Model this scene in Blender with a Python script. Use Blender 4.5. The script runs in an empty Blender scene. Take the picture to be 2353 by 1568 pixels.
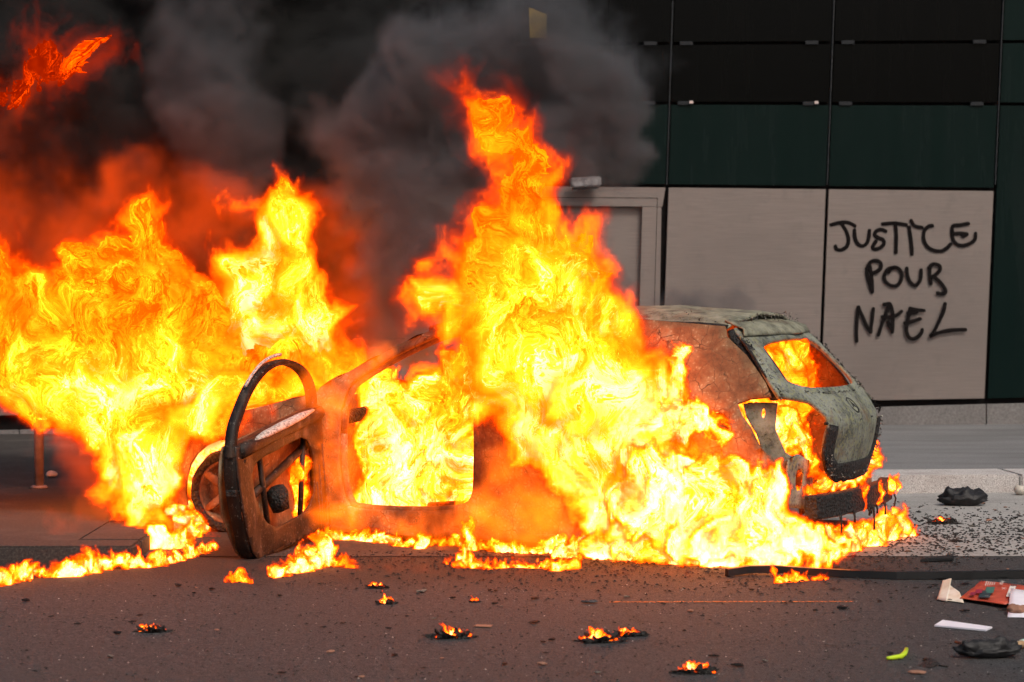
import bpy, bmesh, math, random, time
from mathutils import Vector, Matrix, noise as mn
from mathutils.geometry import delaunay_2d_cdt
sc = bpy.context.scene
col = sc.collection
rnd = random.Random(7)
R = math.radians
# ------------------------------------------------------------------ camera
CAM_H, FPX, CX, CY, YH = 1.73, 5500.0, 1176.5, 784.0, 640.0      # pixel frame 2353 x 1568
PITCH = math.atan((CY - YH) / FPX)
cam = bpy.data.cameras.new('camera'); cam.lens = FPX / 2353 * 36; cam.sensor_width = 36; cam.clip_end = 2000; cam.clip_start = .1
cam_ob = bpy.data.objects.new('camera', cam); col.objects.link(cam_ob)
cam_ob.location = (0, 0, CAM_H); cam_ob.rotation_euler = (math.pi / 2 - PITCH, 0, 0); sc.camera = cam_ob
cam.dof.use_dof = True; cam.dof.focus_distance = 15.0; cam.dof.aperture_fstop = 4.0
# ------------------------------------------------------------------ sky, sun, exposure
world = bpy.data.worlds.new('World'); sc.world = world; world.use_nodes = True
SUN_EL, SUN_AZ = R(52), R(150)
wn = world.node_tree; bg = wn.nodes['Background']
sky = wn.nodes.new('ShaderNodeTexSky'); sky.sky_type = 'NISHITA'; sky.sun_disc = False
sky.sun_elevation = SUN_EL; sky.sun_rotation = SUN_AZ; sky.dust_density = 7.0; sky.air_density = 1.0; sky.ozone_density = .6
wn.links.new(sky.outputs[0], bg.inputs[0]); bg.inputs[1].default_value = 0.10
sl = bpy.data.lights.new('sun', 'SUN'); sl.energy = 1.25; sl.angle = R(14); sl.color = (1, .96, .9)
sun = bpy.data.objects.new('sun', sl); col.objects.link(sun)
sdir = Vector((math.sin(SUN_AZ) * math.cos(SUN_EL), math.cos(SUN_AZ) * math.cos(SUN_EL), math.sin(SUN_EL)))
sun.rotation_euler = sdir.to_track_quat('Z', 'Y').to_euler(); sun.location = (0, 0, 30)
vs = sc.view_settings; vs.view_transform = 'Standard'; vs.look = 'None'; vs.gamma = 1; vs.exposure = 0.0; vs.use_curve_mapping = False
cy = sc.cycles
cy.use_denoising = True; cy.use_adaptive_sampling = True; cy.adaptive_threshold = .035; cy.adaptive_min_samples = 16; cy.max_bounces = 3; cy.diffuse_bounces = 2; cy.glossy_bounces = 2; cy.transparent_max_bounces = 8
cy.volume_bounces = 0; cy.volume_step_rate = 2.8; cy.volume_max_steps = 256; cy.sample_clamp_indirect = 25

# ------------------------------------------------------------------ helpers
_f = Vector((0, math.cos(PITCH), -math.sin(PITCH))); _u = Vector((0, math.sin(PITCH), math.cos(PITCH))); _r = Vector((1, 0, 0)); _c = Vector((0, 0, CAM_H))
def ray(px, py): return _f + _r * ((px - CX) / FPX) + _u * ((CY - py) / FPX)
def at(px, py, Y): d = ray(px, py); return _c + d * (Y / d.y)
def gnd(px, py, z=0.0): d = ray(px, py); return _c + d * ((z - CAM_H) / d.z)
def tag(o, label=None, cat=None, group=None, kind=None):
    if label: o['label'] = label
    if cat: o['category'] = cat
    if group: o['group'] = group
    if kind: o['kind'] = kind
    return o
def link(o, parent=None):
    col.objects.link(o)
    if parent is not None: o.parent = parent
    return o
def obj(name, verts, faces, mat, parent=None, smooth=False):
    me = bpy.data.meshes.new(name); me.from_pydata([tuple(v) for v in verts], [], faces); me.update()
    if mat: me.materials.append(mat)
    if smooth: me.polygons.foreach_set('use_smooth', [True] * len(me.polygons))
    return link(bpy.data.objects.new(name, me), parent)
def empty(name, loc, rz=0.0, parent=None):
    o = bpy.data.objects.new(name, None); o.location = loc; o.rotation_euler = (0, 0, rz); o.empty_display_size = .2
    return link(o, parent)
def bmobj(name, bm, mat, parent=None, smooth=False):
    me = bpy.data.meshes.new(name); bm.to_mesh(me); bm.free()
    if mat: me.materials.append(mat)
    if smooth: me.polygons.foreach_set('use_smooth', [True] * len(me.polygons))
    return link(bpy.data.objects.new(name, me), parent)
def prism(name, poly, d, mat, parent=None, bevel=0.0):
    """poly: list of 3D points (planar), extruded by vector d."""
    n = len(poly); v = [Vector(p) for p in poly] + [Vector(p) + Vector(d) for p in poly]
    fs = [tuple(range(n))[::-1], tuple(range(n, 2 * n))] + [(i, (i + 1) % n, n + (i + 1) % n, n + i) for i in range(n)]
    bm = bmesh.new(); vv = [bm.verts.new(p) for p in v]
    for f in fs: bm.faces.new([vv[i] for i in f])
    bmesh.ops.recalc_face_normals(bm, faces=bm.faces)
    if bevel: bmesh.ops.bevel(bm, geom=list(bm.edges), offset=bevel, segments=2, affect='EDGES')
    return bmobj(name, bm, mat, parent)
def tube_geo(pts, rad, n=8, flat=1.0):
    """swept tube; rad number or list; returns verts, faces."""
    pts = [Vector(p) for p in pts]; V = []; Fc = []
    rs = rad if isinstance(rad, (list, tuple)) else [rad] * len(pts)
    up = Vector((.13, .31, 1))
    for i, p in enumerate(pts):
        t = (pts[min(i + 1, len(pts) - 1)] - pts[max(i - 1, 0)]).normalized()
        a = t.cross(up)
        if a.length < 1e-3: a = t.cross(Vector((1, 0, 0)))
        a.normalize(); b = t.cross(a).normalized()
        for k in range(n):
            an = 2 * math.pi * k / n
            V.append(p + a * (rs[i] * math.cos(an)) + b * (rs[i] * flat * math.sin(an)))
    for i in range(len(pts) - 1):
        for k in range(n):
            Fc.append((i * n + k, i * n + (k + 1) % n, (i + 1) * n + (k + 1) % n, (i + 1) * n + k))
    Fc.append(tuple(range(n))[::-1]); Fc.append(tuple((len(pts) - 1) * n + k for k in range(n)))
    return V, Fc
def tube(name, pts, rad, mat, parent=None, n=8, flat=1.0, smooth=True):
    V, Fc = tube_geo(pts, rad, n, flat); return obj(name, V, Fc, mat, parent, smooth)
def lathe(name, prof, n, mat, parent=None):
    """prof: (radius, height) list, axis z, closed loop."""
    m = len(prof); V = [(r * math.cos(2 * math.pi * k / n), r * math.sin(2 * math.pi * k / n), h) for k in range(n) for r, h in prof]
    Fc = [(k * m + i, k * m + (i + 1) % m, ((k + 1) % n) * m + (i + 1) % m, ((k + 1) % n) * m + i) for k in range(n) for i in range(m)]
    return obj(name, V, Fc, mat, parent, True)
def resample(poly, step, closed=True):
    out = []; n = len(poly)
    for i in range(n if closed else n - 1):
        a = Vector(poly[i]); b = Vector(poly[(i + 1) % n]); k = max(1, int((b - a).length / step))
        for j in range(k): out.append(a.lerp(b, j / k))
    if not closed: out.append(Vector(poly[-1]))
    return out
def smooth_loop(poly, it=2):
    """Chaikin corner rounding of a closed 2D loop."""
    p = [Vector(q) for q in poly]
    for _ in range(it):
        q = []
        for i in range(len(p)):
            a = p[i]; b = p[(i + 1) % len(p)]; q += [a.lerp(b, .25), a.lerp(b, .75)]
        p = q
    return p
def inside(p, poly):
    c = False; j = len(poly) - 1; x, y = p[0], p[1]
    for i in range(len(poly)):
        xi, yi = poly[i][0], poly[i][1]; xj, yj = poly[j][0], poly[j][1]
        if (yi > y) != (yj > y) and x < (xj - xi) * (y - yi) / (yj - yi) + xi: c = not c
        j = i
    return c
def panel_geo(outer, holes, fn, step):
    O_ = resample(outer, step); H_ = [resample(h, step) for h in holes]
    V = list(O_); E = [(i, (i + 1) % len(O_)) for i in range(len(O_))]
    for h in H_:
        b = len(V); V += h; E += [(b + i, b + (i + 1) % len(h)) for i in range(len(h))]
    xs = [v[0] for v in O_]; ys = [v[1] for v in O_]
    x = min(xs) + step * .5
    while x < max(xs):
        y = min(ys) + step * .5
        while y < max(ys):
            q = Vector((x + (rnd.random() - .5) * step * .3, y + (rnd.random() - .5) * step * .3))
            if inside(q, O_) and not any(inside(q, h) for h in H_): V.append(q)
            y += step
        x += step
    r = delaunay_2d_cdt(V, E, [], 0, 1e-5)
    vo, fo = r[0], r[2]; fs = []
    for f in fo:
        c = sum((vo[i] for i in f), Vector((0, 0))) / len(f)
        if inside(c, O_) and not any(inside(c, h) for h in H_): fs.append(tuple(f))
    used = sorted({i for f in fs for i in f}); mp = {k: i for i, k in enumerate(used)}
    return [fn(vo[i][0], vo[i][1]) for i in used], [tuple(mp[i] for i in f) for f in fs]
def panel(name, outer, holes, fn, mat, parent=None, step=.07, thick=.012, offset=-1):
    V, Fc = panel_geo(outer, holes, fn, step)
    o = obj(name, V, Fc, mat, parent, True)
    m = o.modifiers.new('thickness', 'SOLIDIFY'); m.thickness = thick; m.offset = offset
    return o

class NG:
    def __init__(s, tree): s.t = tree
    def n(s, kind, **kw):
        x = s.t.nodes.new(kind)
        for k, v in kw.items(): setattr(x, k, v)
        return x
    def put(s, sock, v):
        if isinstance(v, bpy.types.NodeSocket): s.t.links.new(v, sock)
        elif v is not None: sock.default_value = v
    def m(s, op, a, b=None, c=None, clamp=False):
        x = s.n('ShaderNodeMath', operation=op, use_clamp=clamp)
        for i, v in enumerate((a, b, c)): s.put(x.inputs[i], v)
        return x.outputs[0]
    def v(s, op, a, b=None, c=None, scale=None):
        x = s.n('ShaderNodeVectorMath', operation=op)
        for i, v in enumerate((a, b, c)):
            if v is not None: s.put(x.inputs[i], v)
        if scale is not None: s.put(x.inputs['Scale'], scale)
        return x.outputs['Value'] if op in ('DOT_PRODUCT', 'LENGTH', 'DISTANCE') else x.outputs[0]
    def noise(s, vec, scale, detail=2, rough=.5, dist=0, out=0):
        x = s.n('ShaderNodeTexNoise', noise_dimensions='3D')
        s.put(x.inputs['Vector'], vec); s.put(x.inputs['Scale'], scale); x.inputs['Detail'].default_value = detail
        x.inputs['Roughness'].default_value = rough; x.inputs['Distortion'].default_value = dist
        return x.outputs[out]
    def voro(s, vec, scale, feature='F1', out=0):
        x = s.n('ShaderNodeTexVoronoi', feature=feature); s.put(x.inputs['Vector'], vec); s.put(x.inputs['Scale'], scale); return x.outputs[out]
    def rng(s, x, a, b, c=0., d=1., smooth=False):
        r = s.n('ShaderNodeMapRange', interpolation_type='SMOOTHSTEP' if smooth else 'LINEAR')
        for nm, v in zip(('Value', 'From Min', 'From Max', 'To Min', 'To Max'), (x, a, b, c, d)): s.put(r.inputs[nm], v)
        return r.outputs[0]
    def mix(s, fac, a, b):
        x = s.n('ShaderNodeMix', data_type='RGBA'); s.put(x.inputs[0], fac)
        for i, v in ((6, a), (7, b)): s.put(x.inputs[i], (*v, 1) if isinstance(v, tuple) else v)
        return x.outputs[2]
    def ramp(s, fac, stops, scale=1.0):
        cr = s.n('ShaderNodeValToRGB'); s.t.links.new(fac, cr.inputs[0]); el = cr.color_ramp.elements
        while len(el) < len(stops): el.new(.5)
        for e, (p, c) in zip(el, stops): e.position = p; e.color = (c[0] / scale, c[1] / scale, c[2] / scale, 1)
        return cr.outputs[0]
def mat(name, build=None, base=(.5, .5, .5), rough=.6, spec=.5, metal=0.0):
    m = bpy.data.materials.new(name); m.use_nodes = True; g = NG(m.node_tree); b = m.node_tree.nodes['Principled BSDF']
    b.inputs['Base Color'].default_value = (*base, 1); b.inputs['Roughness'].default_value = rough
    b.inputs['Specular IOR Level'].default_value = spec; b.inputs['Metallic'].default_value = metal
    if build:
        tc = g.n('ShaderNodeTexCoord').outputs['Object']
        build(g, b, tc)
    return m
def bump(g, b, h, strength=.4, dist=.01):
    x = g.n('ShaderNodeBump'); x.inputs['Strength'].default_value = strength; x.inputs['Distance'].default_value = dist
    g.put(x.inputs['Height'], h); g.put(b.inputs['Normal'], x.outputs[0])
# ------------------------------------------------------------------ materials
def _asphalt(g, b, p):
    n = g.noise(p, 85, 3, .7); v = g.voro(p, 70); co = g.noise(p, 24, 3, .7); big = g.noise(g.v('MULTIPLY', p, (.35, 1, 1)), .9, 4, .62); mid = g.noise(p, 5, 4, .65)
    w = g.v('MULTIPLY_ADD', g.noise(p, 3, 4, .7, out=1), (.5, .5, .5), p); crk = g.voro(g.v('MULTIPLY', w, (.6, 1, 1)), .55, 'DISTANCE_TO_EDGE')
    c = g.ramp(n, [(.25, (.013, .013, .014)), (.5, (.05, .0505, .052)), (.75, (.15, .151, .154))])
    c = g.mix(g.rng(v, .0, .25, .5, 0.), c, (.16, .161, .164))
    c = g.mix(g.rng(co, .35, .62, .75, 0), c, (.024, .0235, .024))
    c = g.mix(g.rng(co, .56, .75, 0, .6), c, (.13, .131, .133))
    c = g.mix(g.rng(big, .38, .66, 0, .65), c, (.05, .047, .046))
    c = g.mix(g.m('MULTIPLY', g.rng(crk, 0, .006, .8, 0), g.rng(mid, .4, .55)), c, (.015, .014, .014))
    z = g.n('ShaderNodeSeparateXYZ'); g.put(z.inputs[0], g.v('MULTIPLY_ADD', g.noise(p, 1.4, 4, .65, out=1), (1.2, 1.6, 0), p))
    soot = g.m('MULTIPLY', g.rng(z.outputs[1], 13.6, 15.2, 0, 1, True), g.rng(z.outputs[0], 3.6, 2.2, 0, 1, True))
    c = g.mix(g.m('MULTIPLY', soot, .85), c, g.mix(g.rng(n, .5, .7), (.018, .015, .014), (.07, .06, .055)))
    sp = g.rng(g.noise(p, 210, 1, .5), .71, .75)
    c = g.mix(g.m('MULTIPLY', sp, g.rng(mid, .4, .7)), c, (.5, .48, .45))
    g.put(b.inputs['Base Color'], c); g.put(b.inputs['Roughness'], g.rng(n, .2, .8, .95, .6))
    bump(g, b, g.m('ADD', n, g.m('ADD', co, g.m('MULTIPLY', v, .8))), .9, .008)
M_asphalt = mat('asphalt', _asphalt, rough=.85, spec=.3)
def _concrete(g, b, p):
    n = g.noise(p, 60, 4, .7); st = g.noise(g.v('MULTIPLY', p, (.5, 16, 1)), 1.5, 4, .7); big = g.noise(p, 1.2, 4, .6)
    c = g.ramp(n, [(.3, (.2, .195, .185)), (.5, (.36, .352, .335)), (.72, (.47, .46, .44))])
    c = g.mix(g.rng(st, .48, .7, 0, .7), c, (.17, .165, .16))
    c = g.mix(g.rng(big, .5, .75, 0, .5), c, (.16, .15, .145))
    z = g.n('ShaderNodeSeparateXYZ'); g.put(z.inputs[0], g.v('MULTIPLY_ADD', g.noise(p, 1.4, 4, .65, out=1), (1.4, 1.2, 0), p))
    c = g.mix(g.rng(z.outputs[0], 3.9, 2.4, 0, .93, True), c, g.mix(g.rng(n, .5, .7), (.022, .018, .016), (.09, .08, .07)))
    g.put(b.inputs['Base Color'], c); bump(g, b, g.m('ADD', n, st), .5, .006)
def _sooty(g, b, p):
    n = g.noise(p, 60, 4, .7); big = g.noise(p, 1.6, 4, .6)
    c = g.ramp(n, [(.3, (.02, .018, .017)), (.55, (.055, .048, .044)), (.8, (.13, .115, .105))]); c = g.mix(g.rng(big, .5, .72, 0, .5), c, (.12, .105, .095))
    g.put(b.inputs['Base Color'], c); bump(g, b, n, .5, .005)
M_sooty = mat('sooty_pavement', _sooty, rough=.85, spec=.3)
M_bay = mat('bay_concrete', _concrete, rough=.85, spec=.3)
def _pave(g, b, p):
    n = g.noise(p, 80, 3, .7); big = g.noise(g.v('MULTIPLY', p, (.6, 2.2, 1)), .8, 4, .6)
    c = g.ramp(n, [(.25, (.12, .12, .122)), (.55, (.21, .21, .212)), (.8, (.33, .328, .325))])
    c = g.mix(g.rng(big, .42, .68, 0, .6), c, (.1, .1, .1))
    g.put(b.inputs['Base Color'], c); bump(g, b, n, .5, .004)
M_pave = mat('pavement_asphalt', _pave, rough=.85, spec=.3)
def _granite(g, b, p):
    n = g.noise(p, 130, 2, .7); big = g.noise(p, 3, 4, .6)
    c = g.ramp(n, [(.3, (.16, .14, .13)), (.48, (.48, .455, .44)), (.7, (.7, .68, .66))])
    c = g.mix(g.rng(big, .45, .7, 0, .55), c, (.26, .21, .19))
    g.put(b.inputs['Base Color'], c); bump(g, b, n, .4, .004)
M_granite = mat('granite', _granite, rough=.75, spec=.35)
def _beige(g, b, p):
    st = g.noise(g.v('MULTIPLY', p, (3, 3, 160)), 1, 2, .6); big = g.noise(p, .7, 3, .55); n = g.noise(p, 5, 4, .6)
    c = g.ramp(st, [(.2, (.205, .17, .152)), (.8, (.275, .232, .21))])
    c = g.mix(g.rng(big, .4, .7, 0, .35), c, (.15, .13, .12))
    c = g.mix(g.rng(n, .58, .8, 0, .3), c, (.13, .115, .11))
    g.put(b.inputs['Base Color'], c); g.put(b.inputs['Roughness'], g.rng(n, .3, .7, .5, .68))
M_beige = mat('brushed_panel', _beige, rough=.58, spec=.4, metal=.25)
def _plinth(g, b, p):
    n = g.noise(p, 40, 3, .65); big = g.noise(p, 2, 4, .6)
    c = g.ramp(n, [(.3, (.15, .14, .135)), (.7, (.25, .238, .23))]); c = g.mix(g.rng(big, .45, .75, 0, .5), c, (.13, .12, .115))
    g.put(b.inputs['Base Color'], c); bump(g, b, n, .3, .003)
M_plinth = mat('plinth_stone', _plinth, rough=.8, spec=.3)
def _green(g, b, p):
    st = g.noise(g.v('MULTIPLY', p, (4, 4, .35)), 1, 4, .65); n = g.noise(p, 40, 3, .7)
    c = g.mix(g.rng(st, .45, .75), (.004, .012, .011), (.006, .0135, .0125)); c = g.mix(g.rng(n, .62, .85, 0, .12), c, (.03, .034, .034))
    g.put(b.inputs['Base Color'], c); g.put(b.inputs['Roughness'], g.rng(st, .3, .8, .12, .4))
M_green = mat('spandrel_glass', _green, rough=.2, spec=.12)
def _win(g, b, p):
    st = g.noise(g.v('MULTIPLY', p, (5, 5, .3)), 1, 4, .7)
    g.put(b.inputs['Base Color'], g.mix(g.rng(st, .5, .8), (.002, .0023, .0028), (.0035, .0036, .0038))); g.put(b.inputs['Roughness'], g.rng(st, .3, .8, .05, .12))
M_win = mat('window_glass', _win, rough=.1, spec=.1)
M_dark = mat('dark_gasket', base=(.008, .006, .006), rough=.7, spec=.2)
M_steel = mat('grey_steel', lambda g, b, p: g.put(b.inputs['Base Color'], g.ramp(g.noise(p, 30, 3), [(.3, (.02, .023, .026)), (.7, (.06, .064, .07))])), rough=.6, metal=.2)
M_clip = mat('dark_clip', base=(.022, .024, .027), rough=.6, spec=.2)
M_pinkclip = mat('pale_clip', base=(.6, .5, .47), rough=.5)
M_lampmetal = mat('lamp_metal', lambda g, b, p: g.put(b.inputs['Base Color'], g.ramp(g.noise(p, 12, 3), [(.3, (.2, .2, .21)), (.7, (.75, .75, .77))])), rough=.3, metal=.5)
M_yellow = mat('yellow_reflection', base=(.75, .5, .08), rough=.5)
M_bollard = mat('bollard_paint', lambda g, b, p: g.put(b.inputs['Base Color'], g.ramp(g.noise(p, 14, 4), [(.3, (.16, .13, .12)), (.7, (.3, .25, .23))])), rough=.5)
M_stone = mat('pale_stone', lambda g, b, p: g.put(b.inputs['Base Color'], g.ramp(g.noise(p, 20, 4), [(.3, (.4, .36, .3)), (.7, (.68, .64, .56))])), rough=.8)
def _ash(g, b, p):
    n = g.noise(p, 9, 6, .68); f = g.noise(p, 60, 3, .7); v = g.voro(g.v('MULTIPLY_ADD', g.noise(p, 12, 2, out=1), (.06, .06, .06), p), 34); big = g.noise(p, 2.2, 3, .6)
    c = g.ramp(n, [(.28, (.03, .03, .026)), (.42, (.14, .14, .11)), (.56, (.25, .25, .19)), (.75, (.36, .35, .27))])
    c = g.mix(g.rng(f, .5, .68, 0, .7), c, (.27, .25, .11))
    c = g.mix(g.m('MULTIPLY', g.rng(f, .56, .64), g.rng(n, .35, .62, 1, 0)), c, (.02, .02, .018))
    c = g.mix(g.rng(big, .58, .75, 0, .6), c, (.2, .11, .06))
    g.put(b.inputs['Base Color'], c); bump(g, b, g.m('ADD', n, g.m('MULTIPLY', f, .5)), .6, .01)
M_ash = mat('ash_metal', _ash, rough=.75, spec=.3, metal=.1)
def _ashpale(g, b, p):
    n = g.noise(g.v('MULTIPLY', p, (1, 1, .6)), 6, 5, .65); f = g.noise(p, 42, 4, .75); drip = g.noise(g.v('MULTIPLY', p, (14, 14, 2)), 1, 4, .7)
    c = g.ramp(n, [(.3, (.07, .075, .065)), (.5, (.22, .235, .2)), (.75, (.34, .35, .3))])
    sm = g.noise(p, 3.2, 6, .7); c = g.mix(g.rng(sm, .5, .64, 0, .85), c, (.03, .029, .026)); c = g.mix(g.rng(drip, .57, .68, 0, .85), c, (.05, .047, .042)); c = g.mix(g.rng(f, .52, .6, 0, .85), c, (.26, .26, .12)); c = g.mix(g.rng(f, .46, .36, 0, .8), c, (.02, .019, .017)); ru = g.noise(p, 4.3, 5, .7); c = g.mix(g.rng(ru, .55, .66, 0, .7), c, (.15, .085, .045))
    g.put(b.inputs['Base Color'], c); bump(g, b, g.m('ADD', n, g.m('MULTIPLY', f, .3)), .6, .012)
M_ashpale = mat('pale_burnt_metal', _ashpale, rough=.7, spec=.3, metal=.1)
def _rust(g, b, p):
    n = g.noise(p, 5, 6, .68); f = g.noise(p, 45, 4, .7); w = g.v('MULTIPLY_ADD', g.noise(p, 14, 3, out=1), (.05, .05, .05), p)
    v = g.voro(w, 42); crk = g.voro(g.v('MULTIPLY', w, (1, 1, .7)), 9, 'DISTANCE_TO_EDGE')
    c = g.ramp(n, [(.3, (.09, .038, .018)), (.48, (.22, .105, .048)), (.60, (.30, .17, .085)), (.72, (.36, .3, .2)), (.85, (.42, .38, .28))])
    c = g.mix(g.m('MULTIPLY', g.rng(v, .12, .36, 1, 0), g.rng(n, .46, .6)), c, (.42, .36, .22))
    c = g.mix(g.rng(f, .58, .7, 0, .6), c, (.05, .03, .02))
    c = g.mix(g.m('MULTIPLY', g.rng(crk, 0, .025, 1, 0), g.rng(n, .4, .6)), c, (.025, .015, .01))
    g.put(b.inputs['Base Color'], c); bump(g, b, g.m('ADD', n, g.m('MULTIPLY', v, .4)), .6, .01)
M_rust = mat('scorched_steel', _rust, rough=.75, spec=.3, metal=.1)
def _char(g, b, p):
    n = g.noise(p, 40, 5, .7); v = g.voro(p, 50)
    c = g.ramp(n, [(.35, (.006, .005, .005)), (.6, (.022, .02, .018)), (.8, (.09, .085, .08))])
    g.put(b.inputs['Base Color'], c); bump(g, b, g.m('ADD', n, v), .9, .015)
M_char = mat('char', _char, rough=.65, spec=.4)
def _doorm(g, b, p):
    n = g.noise(p, 7, 5, .68); f = g.noise(p, 50, 4, .7); st = g.noise(g.v('MULTIPLY', p, (9, 9, 1.2)), 1, 4, .65)
    c = g.ramp(n, [(.3, (.006, .005, .005)), (.54, (.018, .012, .009)), (.68, (.055, .032, .02)), (.84, (.15, .10, .07))])
    c = g.mix(g.rng(st, .55, .72, 0, .6), c, (.16, .12, .09)); c = g.mix(g.rng(f, .6, .72, 0, .7), c, (.36, .32, .28))
    g.put(b.inputs['Base Color'], c); bump(g, b, g.m('ADD', n, f), .5, .008)
M_door = mat('burnt_door_steel', _doorm, rough=.6, spec=.4, metal=.2)
def _flake(g, b, p):
    n = g.noise(p, 60, 3, .7); g.put(b.inputs['Base Color'], g.ramp(n, [(.35, (.01, .009, .008)), (.52, (.06, .058, .052)), (.66, (.5, .48, .4))]))
M_flake = mat('ash_flakes', _flake, rough=.8)
M_whiteash = mat('white_ash', lambda g, b, p: (g.put(b.inputs['Base Color'], g.ramp(g.noise(p, 60, 4, .7), [(.35, (.12, .1, .09)), (.55, (.6, .57, .53))])), bump(g, b, g.noise(p, 60, 4, .7), .8, .01)), rough=.9)
M_plastic = mat('black_plastic', lambda g, b, p: g.put(b.inputs['Roughness'], g.rng(g.noise(p, 9, 4, .6), .3, .7, .3, .55)), base=(.012, .012, .013), rough=.4, spec=.4)
def _blackcloth(g, b, p):
    n = g.noise(p, 9, 4, .6); g.put(b.inputs['Base Color'], g.ramp(n, [(.3, (.006, .006, .007)), (.75, (.022, .022, .024))])); bump(g, b, n, .8, .02)
M_blackcloth = mat('black_fabric', _blackcloth, rough=.55, spec=.4)
M_paper = mat('white_paper', lambda g, b, p: g.put(b.inputs['Base Color'], g.ramp(g.noise(p, 8, 3), [(.3, (.72, .7, .78)), (.7, (.84, .83, .88))])), rough=.7)
M_cream = mat('cream_paper', lambda g, b, p: g.put(b.inputs['Base Color'], g.ramp(g.noise(p, 9, 4), [(.3, (.62, .5, .36)), (.6, (.78, .72, .62))])), rough=.7)
M_red = mat('red_print', lambda g, b, p: g.put(b.inputs['Base Color'], g.ramp(g.noise(p, 22, 3), [(.3, (.42, .06, .03)), (.7, (.62, .1, .05))])), rough=.45)
M_printdark = mat('dark_print', base=(.03, .045, .05), rough=.5)
M_printgreen = mat('green_print', base=(.05, .16, .13), rough=.5)
M_printcrimson = mat('crimson_print', base=(.3, .02, .05), rough=.5)
M_printwhite = mat('white_print', base=(.75, .72, .66), rough=.5)
M_lime = mat('lime_plastic', base=(.55, .75, .02), rough=.35)
M_wood = mat('pale_wood', lambda g, b, p: g.put(b.inputs['Base Color'], g.ramp(g.noise(g.v('MULTIPLY', p, (2, 30, 30)), 1, 3), [(.3, (.34, .2, .1)), (.7, (.5, .33, .18))])), rough=.5)
M_mint = mat('mint_plastic', base=(.5, .68, .6), rough=.4)
M_card = mat('brown_card', base=(.28, .14, .09), rough=.8)
def _spray(g, b, p):
    a = g.n('ShaderNodeAttribute', attribute_name='soft').outputs['Fac']
    n = g.noise(p, 120, 2, .6)
    al = g.rng(g.m('ADD', a, g.m('MULTIPLY', g.m('SUBTRACT', n, .5), .25)), .14, .40, 0, .99, True)
    g.put(b.inputs['Alpha'], al)
M_spray = mat('black_spray_paint', _spray, base=(.008, .006, .006), rough=.8, spec=.1)
M_orangeline = mat('orange_marking', lambda g, b, p: (g.put(b.inputs['Base Color'], g.ramp(g.noise(p, 30, 3), [(.3, (.45, .1, .02)), (.7, (.75, .2, .03))])),
                   g.put(b.inputs['Alpha'], g.rng(g.noise(p, 50, 3, .7), .42, .56))), rough=.7)
# ------------------------------------------------------------------ flames and smoke
FL_ST = [(0, (.30, .009, 0)), (.14, (1.1, .05, 0)), (.28, (2.8, .20, .001)), (.44, (5., .50, .004)), (.62, (7., .98, .012)), (.80, (8.5, 1.9, .05)), (.92, (9.5, 3.0, .35)), (1, (10., 4.0, 1.6))]
FL_MX = 10.0
def ftemp(g, pos, off, sz, fine=0, want_p=True):
    """warped positions and temperature pattern shared by a flame's surface and its glow."""
    q = g.v('ADD', pos, off)
    w1 = g.v('SUBTRACT', g.noise(q, 1.6 / sz, 1, out=1), (.5, .5, .5))
    p1 = g.v('MULTIPLY_ADD', w1, (.8 * sz, .8 * sz, .6 * sz), pos)
    qs = g.v('MULTIPLY', g.v('ADD', p1, off), (1, 1, .55))
    w2 = g.v('SUBTRACT', g.noise(qs, 5. / sz, 1, .55, out=1), (.5, .5, .5))
    p2 = g.v('MULTIPLY_ADD', w2, (.34 * sz, .34 * sz, .62 * sz), p1)
    w3 = g.v('SUBTRACT', g.noise(g.v('MULTIPLY', g.v('ADD', p2, off), (1, 1, .6)), 14. / sz, 1 + fine, .6, out=1), (.5, .5, .5))
    p3 = g.v('MULTIPLY_ADD', w3, (.14 * sz, .14 * sz, .26 * sz), p2)
    ps = g.v('MULTIPLY', g.v('ADD', p3, off), (1, 1, .42))
    n0 = g.noise(q, 1.3 / sz, 1, .5)
    n1 = g.noise(g.v('MULTIPLY', g.v('ADD', p2, off), (1, 1, .5)), 4. / sz, 2, .55)
    n2 = g.noise(ps, 11. / sz, 2 + fine, .62)
    rid = g.m('SUBTRACT', 1., g.m('MULTIPLY', g.m('ABSOLUTE', g.m('SUBTRACT', n2, .5)), 9.), clamp=True)
    T = g.m('ADD', g.m('MULTIPLY', g.m('SUBTRACT', n1, .5), 1.0), g.m('MULTIPLY', rid, .26))
    T = g.m('ADD', T, g.m('MULTIPLY', g.m('SUBTRACT', n0, .5), .7))
    if fine:
        n4 = g.noise(g.v('MULTIPLY', g.v('ADD', p3, off), (1, 1, .3)), 30. / max(sz, .3), 3, .65, .2)
        r4 = g.m('SUBTRACT', 1., g.m('MULTIPLY', g.m('ABSOLUTE', g.m('SUBTRACT', n4, .5)), 11.), clamp=True)
        T = g.m('ADD', T, g.m('MULTIPLY_ADD', r4, .16, g.m('MULTIPLY', g.m('SUBTRACT', n4, .55), .6)))
    return p3, T, n2
def cool(g, pos, T, heat, z0, dz):
    z = g.n('ShaderNodeSeparateXYZ'); g.put(z.inputs[0], pos)
    return g.m('ADD', T, g.m('SUBTRACT', heat, g.m('MULTIPLY', g.m('SUBTRACT', z.outputs[2], z0), dz)))
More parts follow.
